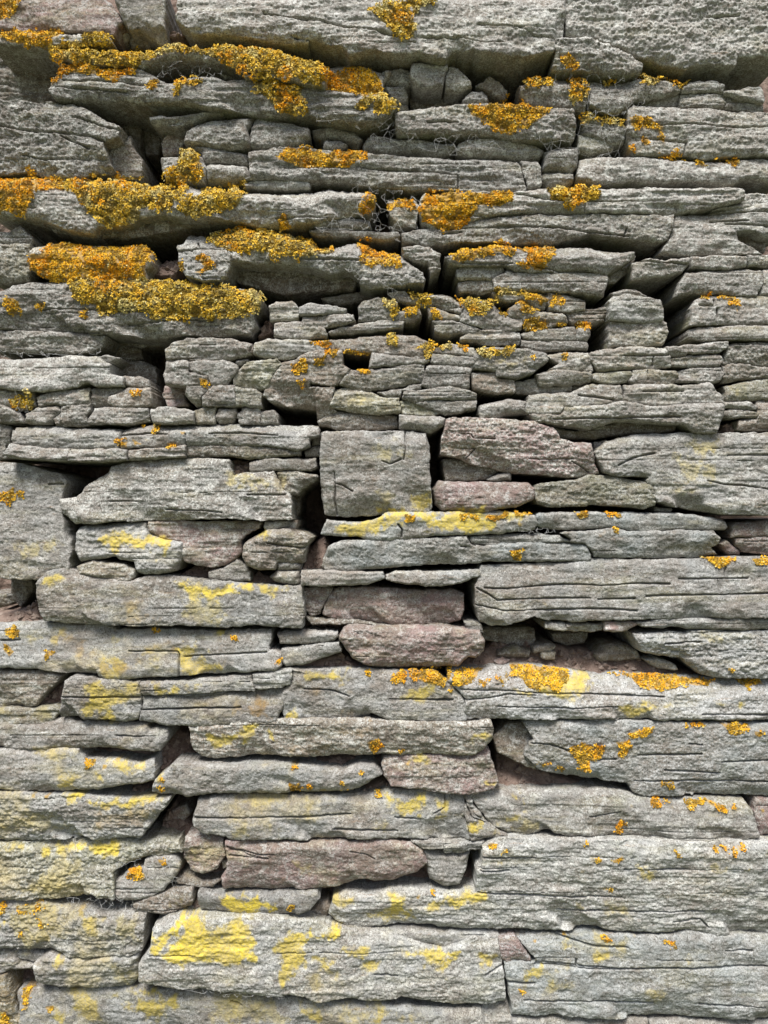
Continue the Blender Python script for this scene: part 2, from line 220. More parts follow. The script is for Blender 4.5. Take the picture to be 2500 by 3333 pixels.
g|34|l|I 1425,380 1560,378 1595,410 1590,420 1425,412|upper prong of the small forked plates near the right edge
g|32|l|I 1415,430 1450,420 1560,425 1612,445 1590,462 1480,465 1415,460|lower prong of the small forked plates near the right edge
b|30||I 1605,370 1740,362 1740,530 1600,535 1500,525 1505,480 1600,470|brown corner stone at the right edge on top of the largest pale block
w|42|t|G 60,515 200,505 400,520 650,525 680,515 800,500 900,505 1244,500 H 250,503 470,505 485,560 430,580 430,620 350,640 200,610 0,610 G 1200,610 1010,615 690,625 650,632 380,632 200,625 60,610|long thick ledge sprinkled with small yellow tufts, left of the square block
w|48|l|G 20,660 60,608 200,625 380,634 640,634 685,638 688,690 600,700 400,695 200,685 50,682|slender pale bottom layer at the left end of the long thick ledge
g|44|l|G 695,640 850,630 1000,612 1005,670 900,680 720,692 693,690|short bottom layer piece in the middle of the long thick ledge
k|34||G 1005,612 1200,612 H 0,612 200,612 380,640 380,665 200,680 100,685 0,670 G 1200,670 1010,672|brown shaded underside piece at the right end of the long thick ledge
g|24|r|H 435,565 485,562 485,612 440,612|tiny stone at the top left corner of the pale square block
g|24||H 400,640 440,618 482,618 482,672 410,675|second small stone down the left side of the pale square block
w|38|s|H 105,705 180,685 460,685 462,735 440,748 300,745 110,755|clean pale brick like stone left of the pale square block
k|-18||G 1255,690 1340,690 1355,765 1260,775|pocket of dark brown rubble left of the clean pale brick like stone
k|34||H 250,760 350,755 465,775 460,800 380,850 360,880 300,880 265,810|dark pointed stone hanging over the central black cavity
g|44|w|G 315,905 415,893 450,835 575,760 590,725 700,700 1000,680 1235,688 1250,780 1350,765 1470,757 1505,810 1520,850 1570,885 1580,1010 1400,1015 1200,1005 900,1015 620,1020 500,1035 400,1030 350,990 335,950|big grey boulder like slab with a stepped upper outline, left of centre
k|-4||H 310,885 380,880 370,960 350,1010 330,1000|brown side face stone at the left wall of the central black cavity
g|30|s|G -60,700 100,710 200,740 320,770 345,800 330,870 335,1000 370,1100 390,1180 380,1300 300,1320 200,1340 50,1330 -60,1320|tall grey brown block at the left edge with an orange blotch, under the black pocket
k|8||G 320,815 360,820 390,870 380,893 345,895|small dark wedge beside the tall grey brown block at the black pocket
g|14||G -60,480 10,480 55,520 50,590 20,610 30,680 -60,690|dark grey stone at the left edge beside the tip of the long thick ledge
g|26||I 1050,945 1150,960 1140,970 1050,970|tiny chip in the joint under the largest pale block
w|42|r|J 395,160 410,130 450,118 600,105 780,103 800,160 860,185 890,200 975,210 980,280 950,360 850,378 780,380 740,370 725,312 650,300 620,280 520,300 430,308 395,260|large rounded stone stained yellow along its middle, with a step cut in its base
p|30||J 805,100 900,92 1100,98 1300,92 1420,95 1400,130 1340,160 1300,200 1300,260 1280,290 1215,330 1150,340 1060,330 985,300 980,215 1050,205 940,200 870,190 810,150|wine red flecked stone, the deepest red in the wall, left of centre
g|34||J 1432,98 1550,93 1550,130 1430,137|tiny brick shaped stone on top of the rusty ochre round stone
b|24||J 1550,88 1600,85 1602,140 1552,132|small brown side block at the mouth of the central black cavity
b|46|r|J 1310,230 1340,195 1440,140 1560,135 1650,160 1690,180 1650,240 1640,320 1560,330 1490,318 1485,355 1400,358 1330,330 1308,280|bulging round stone of rusty ochre colour with a crack across its top
g|36|r|J 1490,318 1600,316 1625,330 1620,355 1500,360|upper of two small pale stones under the rusty ochre round stone
g|38|r|J 1450,400 1500,365 1615,360 1618,430 1600,440 1490,425|lower of two small pale stones under the rusty ochre round stone
g|28||J 1132,365 1210,345 1280,295 1350,370 1350,410 1260,412 1130,403|small wedge of pale yellowish stone among pink earth beside the round ochre stone
b|40|l|J 415,340 500,310 620,320 720,350 720,400 700,418 560,400 440,375|small pinkish loaf of stone fitted under the step of the large yellow stained stone
w|44|s|J 195,430 240,370 340,345 420,370 550,400 700,420 800,395 900,390 1000,400 1150,420 1350,435 1500,450 1625,445 1640,560 1635,670 1400,655 1200,665 1000,655 700,655 450,650 225,630 200,560|long grey block with brilliant yellow stains on its upper edge, left
w|38|s|J -60,655 100,650 200,645 400,655 570,655 620,685 900,680 1160,690 1460,680 1465,730 1450,790 1515,800 1520,870 1490,890 1200,915 970,925 760,935 600,945 540,935 530,915 300,910 200,890 -60,888|very long grey slab at the left edge with olive yellow patches and a stepped crack
b|30||J -60,905 200,905 280,915 330,930 290,980 220,1040 200,1090 -60,1100|blunt stone at the left edge with a shaded right end, below the olive patched slab
n|30|l|J -60,1105 150,1105 290,1095 330,1110 300,1161 280,1180 200,1185 -60,1190|thin yellowish slab at the left edge under the blunt stone
k|-14|s|J 60,390 160,390 180,450 150,500 100,560 70,520|grey pointed shard standing in the dark hollow at the left edge
k|-22||J -60,480 30,490 60,540 0,560 -60,560|dark stone at the back of the left edge hollow
w|38|s|J 1505,700 1590,692 1700,690 1820,700 K 580,720 560,735 500,745 430,750 340,758 265,755|thin flat stone left of the big pinkish loaf, upper of two
w|36|s|K 280,785 400,770 500,755 580,750 595,800 500,830 400,865 300,875 275,850|thin flat stone left of the big pinkish loaf, lower of two
w|42|s|K 385,360 560,365 700,372 820,370 832,400 740,435 600,440 500,442 385,435|left piece of the thin grey course under the long bluish slabs
w|42|s|K 840,385 900,365 1060,370 1200,365 1345,360 1350,390 1260,420 1150,440 1060,445 900,425 845,405|right piece of the thin grey course under the long bluish slabs
p|20||K 398,460 460,455 555,455 540,500 510,530 480,595 440,605 400,570|small dark pinkish stone at the left of the big plum coloured recessed stone
p|18|s|K 560,460 750,450 900,465 1060,475 1200,470 1260,490 1260,600 1230,640 1150,650 1000,655 850,655 700,630 560,620 500,600 515,540|plum coloured recessed stone in the centre of the lower half
k|22|l|K 405,610 520,625 600,620 740,640 850,660 700,650 560,648 440,650|thin dark splinter slab under the plum coloured recessed stone
p|44|r|K 585,730 610,680 640,660 800,668 1000,668 1150,668 1270,690 1350,690 1370,740 1370,800 1330,835 1290,830 1230,885 1100,888 950,890 800,885 720,870 660,840 620,790|big pinkish grey loaf shaped stone in the centre of the lower half
g|30||K 1270,640 1350,645 1365,700 1340,695 1280,685|shoulder chip at the upper right of the big pinkish loaf stone
u|44|s|K 490,165 515,85 620,100 720,100 790,80 850,50 1000,45 1244,45 L 0,45 150,40 300,45 400,60 410,110 395,135 260,150 220,160 0,165 K 1180,170 1120,165 1030,185 900,190 860,195 760,195 690,175|top slab of the bluish pair, brushed with yellow on its upper edge
u|40|s|L 405,70 420,55 600,45 800,50 1000,50 1250,60 1430,90 1447,125 1430,138 1250,138 1100,142 980,155 880,135 820,125 600,135 520,138 420,120|long bluish tongue shaped slab ending at the red brown corner, right
u|42|s|L 540,155 600,148 700,150 820,132 900,150 970,158 1150,145 1380,148 1410,185 1400,215 1360,235 1400,270 1310,288 1100,290 900,292 730,285 700,250 680,210 590,205 600,190|bluish block with a toothed left end below the long tongue shaped slab
u|42|s|K 500,300 530,230 600,200 700,200 900,190 1030,188 1280,175 1320,225 1244,230 L 0,232 130,225 300,215 600,215 680,220 710,295 690,310 500,308 300,312 150,312 0,320 K 1244,322 1060,325 860,345 640,360 510,360 495,330|bottom slab of the bluish pair with a round orange lichen spot
u|38|l|L 50,180 150,172 350,165 540,172 590,205 400,212 200,218 75,228 50,210|narrow sliver caught between the bluish pair of slabs
p|26||L 1470,110 1740,80 1740,165 1600,175 1465,180|upper reddish brown stone at the right edge under the largest pale block
p|24||L 1480,190 1600,180 1740,175 1740,260 1530,250 1490,225|lower reddish brown stone at the right edge under the largest pale block
p|24|r|L 1400,215 1440,195 1520,260 1520,280 1460,275|little red brown chip at the right end of the toothed bluish block
w|46|s|L 85,430 110,340 170,335 300,330 600,320 720,300 1000,305 1300,300 1500,290 1740,288 1740,612 1480,610 1300,615 1050,620 800,625 600,635 450,625 400,600 330,635 180,665 110,640 80,560|big pale block with many long horizontal cracks, right of the plum recess
w|44|l|L 950,645 1050,625 1300,620 1480,615 1740,618 1740,675 1500,680 1250,675 1150,660 1100,670 980,660|thin continuous layer under the right end of the many cracked pale block
g|30||L 455,640 560,645 575,680 500,682 455,670|small shaded block jammed under the many cracked pale block
g|36|l|L 575,650 680,645 770,648 765,680 700,690 572,686|flat light flake under the many cracked pale block, left of the pinkish flake
p|36|l|L 775,640 920,638 960,650 900,685 850,688 780,683|flat pinkish flake under the many cracked pale block
k|-12||L 120,670 400,675 400,740 380,775 280,770 180,740 120,740|dark rubble stone at the left end of the long earthy hollow
k|-20||L 490,700 690,690 670,750 580,765 500,740|dark rubble stone in the middle of the long earthy hollow
b|0|r|L 205,800 300,770 380,795 380,830 260,835 200,825|flat brown rubble stone on the earth floor of the long hollow, left part
b|5||L 445,810 510,805 510,845 470,845 440,835|small square rubble bit on the earth floor of the long hollow
b|-2||L 395,775 480,755 510,770 470,810 400,805|angular reddish rubble piece behind the small square bit in the long hollow
p|12|r|L 185,855 230,843 265,850 240,870 200,872|tiny pink pebble at the front of the earthy shelf
b|2|r|L 730,820 790,765 900,765 960,790 975,840 880,850 740,850|rounded speckled rubble stone at the right of the earthy shelf
g|14|lf|L 1000,840 1060,835 1160,870 1175,900 1080,890 1030,870|thin loose flake under the sloping crusted slab at the right edge
w|42|wf|L 940,710 1000,705 1100,700 1220,700 1250,685 1500,690 1740,685 1740,940 1400,938 1320,925 1250,880 1200,830 1050,820 980,800 950,750|sloping crusted slab at the right edge above the orange fringed course
w|44|s|J 325,1120 345,960 400,935 540,945 750,965 760,1110 740,1161 700,1175 330,1155|squarish block heavily stained yellow at the left of the orange fringed course
w|42|l|J 758,965 900,965 1100,950 1360,925 1370,1010 1160,1025 1000,1033 765,1040|thin upper layer with a yellow band, left part of the orange fringed course
w|40|l|J 1372,920 1570,890 1650,920 K 330,890 325,980 150,1005 130,990|thin upper layer, pale and smooth, under the two thin flat stones
w|40|s|J 762,1045 1000,1037 1160,1029 1370,1015 1525,1000 1525,1090 1500,1161 1480,1190 1200,1200 900,1195 750,1170 765,1110|plain layered lower block in the left half of the orange fringed course
w|42|s|K 330,985 335,895 450,900 700,895 860,905 1100,900 1175,960 1210,1000 1270,1060 1270,1161 1265,1170 900,1165 850,1161 760,1130 740,1150 560,1190 300,1165 285,1130 285,1005|long middle block with rusty speckles, left of the wide fissure in the fringed course
w|44|tf|K 1180,960 1175,905 1300,905 1500,895 1659,890 L 600,920 700,935 800,945 860,930 1200,950 1500,960 1740,960 1740,1161 1740,1165 1400,1165 900,1165 300,1160 20,1160 30,1060 K 1280,1050 1225,1000|longest slab of the lower right, fringed with bright orange along its top edge
g|40|s|M -60,335 100,325 220,320 340,300 400,325 650,325 790,330 800,355 900,360 910,390 900,420 865,467 750,465 600,463 500,455 350,455 170,462 80,460 -60,450|long flat stone at the left edge, under the thin yellowish slab, tapering right
w|40|s|M -60,468 80,465 180,468 350,460 420,470 450,530 640,530 750,550 830,520 840,580 825,630 750,645 600,665 450,680 330,695 200,690 50,685 -60,665|second flat stone down the left edge under the tapering one, dotted with yellow tufts
w|42|w|M -60,700 140,698 250,715 350,705 520,720 700,740 840,730 920,725 900,770 850,810 780,920 750,942 680,940 500,955 200,965 -60,970|large crusted block at the left edge with bright yellow top line and slanting right end
b|44|w|M 1020,345 1100,335 1244,322 N 0,320 200,305 500,300 740,300 900,308 1150,312 1300,312 1400,300 1420,340 1410,400 1370,460 1300,495 1200,490 900,490 850,485 700,497 500,505 200,505 0,510 M 1150,520 1080,510 1035,470|long brown block with ochre scales, rounded at its right end, below the fissured course
w|42|s|M 825,690 840,625 940,545 1060,545 1244,550 N 0,550 200,545 400,560 600,580 700,550 780,555 818,600 750,640 700,680 500,700 400,705 200,700 0,695 M 1100,705 1000,720 860,712|grey stone tapering to a beak on the right, under the long brown block
p|42||N 820,540 830,510 920,495 1300,498 1370,465 1395,475 1430,580 1448,640 1420,675 1300,700 1180,695 1000,670 870,655 830,600|brown purple stone beside the beak, humped at the right end
w|42|s|M 1050,830 1070,735 1244,715 N 0,712 200,720 700,720 900,690 1060,700 1265,710 1270,780 1260,830 1300,950 1240,958 1100,945 900,942 700,938 500,950 300,945 0,940 M 1220,925 1090,910 1055,880|long pale pinkish block with a hairline crack along it, in the lower middle
g|38||N 1265,775 1290,755 1350,840 1420,890 1500,930 1400,945 1310,950 1280,860|triangular yellowish chip where two long blocks meet, lower right of centre
g|34|l|N 1270,715 1305,710 1310,760 1380,850 1480,920 1400,870 1300,790|thin curved sliver between the triangular yellowish chip and the pinkish dotted block
g|42||N 1305,710 1450,695 O 70,700 220,695 500,700 700,690 880,700 1040,735 1200,740 1400,735 1540,740 1570,790 1600,930 1500,950 1440,955 1200,945 1000,940 800,925 600,930 480,910 400,925 330,935 280,920 N 1500,925 1400,865 1320,760|pinkish grey block dotted with small yellow tufts and a black smear on top, right
p|38||O 1600,730 1740,735 1740,925 1620,930 1600,880 1588,800|pinkish stone cut off by the right edge beside the yellow dotted block
u|46|sf|O 340,320 600,310 900,310 1200,320 1740,325 1740,640 1740,720 1600,720 1300,710 1150,715 1000,725 940,700 910,650 850,640 700,640 640,625 500,600 420,575 350,500 380,430 400,410|huge bluish grey boulder at the right edge with rippled face and yellow lichen comma
k|26|s|O 170,400 240,340 340,325 400,410 390,430 350,500 410,570 300,520 200,480|dark angular nose at the left end of the huge rippled slab
k|2||O 200,600 260,580 310,600 300,640 240,655 205,640|flat slate chip lying in the earth below the dark angular nose
g|36|r|N 1045,1010 1150,1030 1290,1020 1280,1100 1240,1190 1150,1220 1080,1180 1060,1100|tapering tooth shaped stone wedged right of the wine brown stone
g|40|l|N 975,955 1100,958 1240,965 1160,970 1150,1000 1050,1000|thin small flake over the tooth shaped stone, left one
w|42|l|N 1155,975 1300,960 1365,958 1350,1000 1260,1020 1155,1025|thin small flake over the tooth shaped stone, right one
p|-14||M 930,790 1000,760 1030,810 1000,850 940,855|dark purple shard in the gap left of the pale pinkish block
n|36|w|P -60,195 200,187 480,177 640,170 740,182 830,170 960,180 975,240 870,262 800,255 700,288 650,308 610,330 618,478 400,483 200,486 -60,482|large dull green tinged block at the left edge under the slant ended one
g|30||P 780,278 830,260 940,262 970,300 950,370 890,430 800,475 720,488 640,485 620,440 625,390 690,332 775,322|broken corner tufted with orange yellow lichen at the right of the dull green block
w|46|w|R 68,115 120,90 300,92 480,90 700,95 920,95 1060,95 1060,398 800,392 740,382 680,375 640,388 400,385 100,383 0,384 Q 1100,665 860,662 680,668 640,662 560,630 530,600 555,500 620,480 750,490 880,458 1100,462 1330,458 1330,320 1360,290 1365,210|largest grey green slab in the lower right with tiny yellow spots
p|34|w|P 1000,155 1100,140 1200,168 1218,260 1160,320 1080,358 1025,340 992,260|pink brown cube shaped stone left of the long wine brown stone
b|28||P 1200,290 1245,270 1250,310 1205,330|little pink crumb hanging on the left of the long wine brown stone
b|26||P 948,382 990,365 1100,395 1190,385 1150,420 1050,425 960,408|rough brown piece beneath the pink brown cube shaped stone
p|38|s|P 1222,170 N 0,955 200,965 600,965 850,955 980,970 1040,1010 Q 1060,300 1000,345 880,390 740,400 600,425 430,438 250,447 100,445 0,438 P 1330,445 1205,440 1195,380 1230,320|long wine brown stone with a craggy face under the hairline cracked pale block
b|34||P 720,520 780,490 900,450 1035,430 1045,490 1030,525 900,570 730,562|low brown stone with a pale tip under the broken tufted corner
w|42|s|P 1070,450 1180,465 1300,470 Q 100,470 300,455 470,450 480,485 430,545 360,570 220,582 100,575 0,570 P 1080,555 1068,500|small slab brushed bright yellow with one orange dot, below the long wine brown stone
b|20|r|Q 430,555 470,520 520,500 545,540 520,595 480,605|small rounded brown pebble stone in the gap right of the bright yellow brushed slab
w|40|w|P -60,490 100,490 250,520 400,545 560,570 700,565 780,575 770,760 700,790 500,795 330,800 240,765 130,770 80,755 -60,770|grey block with greenish yellow and orange speckles at the left edge, lower left corner area
g|32|r|P -60,780 80,760 110,830 180,850 160,880 50,885 0,900 -60,905|lichen frosted small stone at the left edge beneath the speckled grey block
g|24||P 85,765 150,765 250,785 190,825 110,815|tiny wedge beside the lichen frosted small stone
w|40|r|P 180,840 250,800 400,810 740,790 745,930 700,980 500,990 300,980 190,950|loaf shaped block under the speckled grey block, left of the bright yellow boulder
w|50|w|P 760,830 820,750 830,640 900,590 1000,580 1200,590 1400,580 Q 200,590 380,610 560,650 700,680 850,690 1000,740 1150,775 1250,740 1330,715 1445,725 1475,830 1490,1050 1380,1060 1200,1062 1050,1040 930,1015 780,1040 650,1020 490,1045 350,1000 200,1000 0,985 P 1100,965 980,965 760,925|huge block with the brightest yellow stain in the wall, bottom centre
w|36|s|Q 860,668 1000,665 1250,668 1450,672 1455,725 1330,715 1180,762 1100,735 980,710|thin wedge shaped slip on the right shoulder of the brightest yellow stained block
w|40|s|P 80,1010 180,1000 400,995 750,975 900,995 1200,1010 Q 0,1010 300,1030 500,1050 800,1050 1050,1075 1350,1080 1370,1161 1370,1240 0,1240 P 100,1240 100,1100|yellow mottled block running along the bottom edge of the wall
o|34||P -60,910 30,905 60,1000 90,1110 160,1161 160,1240 -60,1240|stone in the bottom left corner with mustard yellow lichen
w|36||Q 1360,1068 1500,1065 1520,1110 1659,1130 1659,1240 1380,1240 1360,1140|pale stone at the bottom edge right of the mottled block
u|44|sf|R 240,400 450,395 640,398 700,380 760,390 1060,400 1060,658 800,655 600,655 400,650 160,640 150,560 138,500 140,478 228,483 238,470 205,440 180,410|large bluish pale block filling the bottom right corner with cracks and yellow specks
p|36|f|R 120,400 170,395 200,440 225,475 140,475 118,460|small purplish stone at the top left corner of the bottom right corner block
g|30||R 170,390 215,390 205,425 185,415|little slanting chip above the small purplish stone, bottom right
w|38|s|R 160,645 400,655 560,658 580,662 580,720 160,720|strip of pale stone along the bottom edge, left one of two at right
w|38|s|R 590,662 800,660 1060,662 1060,720 590,720|strip of pale stone along the bottom edge, right one of two at right
"""
CRACKS = """
A 340,430 560,440 800,465
A 300,470 500,485 680,500
A 0,690 200,715 330,720 480,735 560,760
A 420,640 520,670 650,705
A 330,735 480,800
A 120,835 230,855 330,850
B 100,65 400,115 560,150 700,170 820,203
B 960,205 1150,210 1300,240 1400,240
B 1260,140 1400,150 1500,160
C 110,145 300,155 400,200 520,210
C 1000,30 1120,38
C 1330,98 1490,95
B 1147,950 1147,1025
B 620,910 800,920 1000,935 1140,945
C 1220,770 1210,830
C 930,740 1220,765
B 980,665 1060,655 1150,660
C 950,680 1200,670 1500,690 1659,680
A 1420,60 1520,80 1659,110
B 1085,380 1070,440
D 230,738 450,742 620,745 800,752
D 680,815 830,810 1000,790 1150,800
D 1100,580 1244,580
D 970,430 1100,405 1240,420
D 1060,370 1070,400
F 670,165 670,210
F 200,290 500,300 900,350
F 700,225 900,230 1140,230
F 400,225 700,220
F 890,310 880,350
F 280,110 450,150 850,165 1100,160
F 1350,265 1550,265
F 1290,720 1370,725 1370,690
F 1380,740 1385,820
F 0,490 280,495
F 360,500 550,535 690,525
F 1160,230 1140,330
E 240,240 520,240
F 1430,280 1659,290
E 1160,240 1659,230
E 1150,330 1250,320
F 1360,215 1659,215
E 350,460 700,480
F 950,480 1240,500
F 630,770 790,770
D 0,850 250,855 600,870
E 1120,300 1659,300
I 0,553 50,555 65,575 180,580
I 0,630 80,628 30,680
I 370,685 520,690 560,685 605,685
I 600,700 660,730 700,755
I 850,720 930,680 1050,655
I 1440,665 1660,665
I 1330,805 1420,825 1520,830 1659,850
H 560,755 568,850 565,920 575,990
H 575,820 610,830 660,860
H 945,540 945,640 935,690
H 820,700 860,715 920,690
G 590,915 680,915 740,915
G 900,960 1100,965 1200,975
G 1340,880 1540,880
G 260,822 330,820
G 650,560 800,548 900,552
G 1130,550 1300,545 1500,560
G 1000,550 1000,612
G 650,530 645,630
G 370,634 365,690
G 1350,105 1370,60
G 895,150 1090,140
I 880,130 1040,130 1120,125
I 1040,130 1040,180
I 1010,210 1010,260
I 980,325 1200,320
I 640,340 820,370
I 500,470 1180,460
H 910,1040 928,1070 925,1105
L 130,455 250,460 400,445 560,435 760,440 950,430 1130,432
L 90,455 200,520 400,512 700,508
L 740,515 940,512
L 80,545 240,578 450,572 700,565 830,568 950,577
L 1000,498 1250,490 1480,487 1659,482
L 1180,405 1400,402 1550,402
L 1428,335 1423,400
L 1385,410 1390,487
L 0,1000 200,1005 500,1022 680,1025 850,1040 1100,1045
L 30,1055 150,1045 250,1025 400,1030
L 200,1090 600,1100 850,1095
L 1300,1135 1659,1140
L 1100,755 1300,745
J 700,795 960,795 970,815 970,925
J 1000,825 1200,810 1440,800
J 770,1115 1000,1105 1300,1098
J 1445,215 1560,230 1640,240 1690,195
J 0,740 100,735
K 905,110 925,140 920,180
K 1280,180 1300,215 1320,228
L 40,175 60,215 130,225
K 690,700 690,700
K 860,1050 1000,1055 1180,1060
K 400,1000 560,1010 640,1040
L 30,230 0,230
L 650,1030 950,1035
M 340,178 750,185
M 762,180 1000,168 1150,160 1180,155 1360,155
M 760,252 1000,245 1210,235
M 630,390 780,392
M 1060,825 1244,828
N 0,828 200,828 440,825 650,815
N 560,890 900,900
N 890,830 1000,838
N 930,190 1200,192
O 380,430 480,435 600,480
O 740,520 840,515
O 940,635 1659,632
O 960,495 1180,490 1300,485
O 1230,430 1300,437
O 120,1030 150,1040 400,1042
O 110,1112 260,1115
O 540,305 850,300
O 1100,575 1400,590
O 1400,530 1659,520
N 1160,720 1160,780 1100,810
O 700,830 860,800
O 30,760 60,830 130,860
N 650,1010 720,1020 780,1050
M 1244,1030 1450,1050
R 68,145 180,148
R 60,188 130,190
R 55,262 200,268 500,272
R 300,320 500,318 750,315
R 500,178 700,180
R 660,350 740,340 770,370
R 360,495 360,470
R 230,485 450,500 700,490
R 200,595 400,600 600,608
R 145,540 230,545
R 740,605 940,610
R 820,440 900,438
R 300,400 420,430 520,430
Q 1380,900 1440,870 1475,860
Q 780,890 900,900
Q 240,240 140,240 60,220 0,215
P 1230,200 1300,225 1350,245 1450,262
P 620,430 720,428
P 1250,1040 1300,1060
R 235,478 500,497 700,490 1000,486
"""
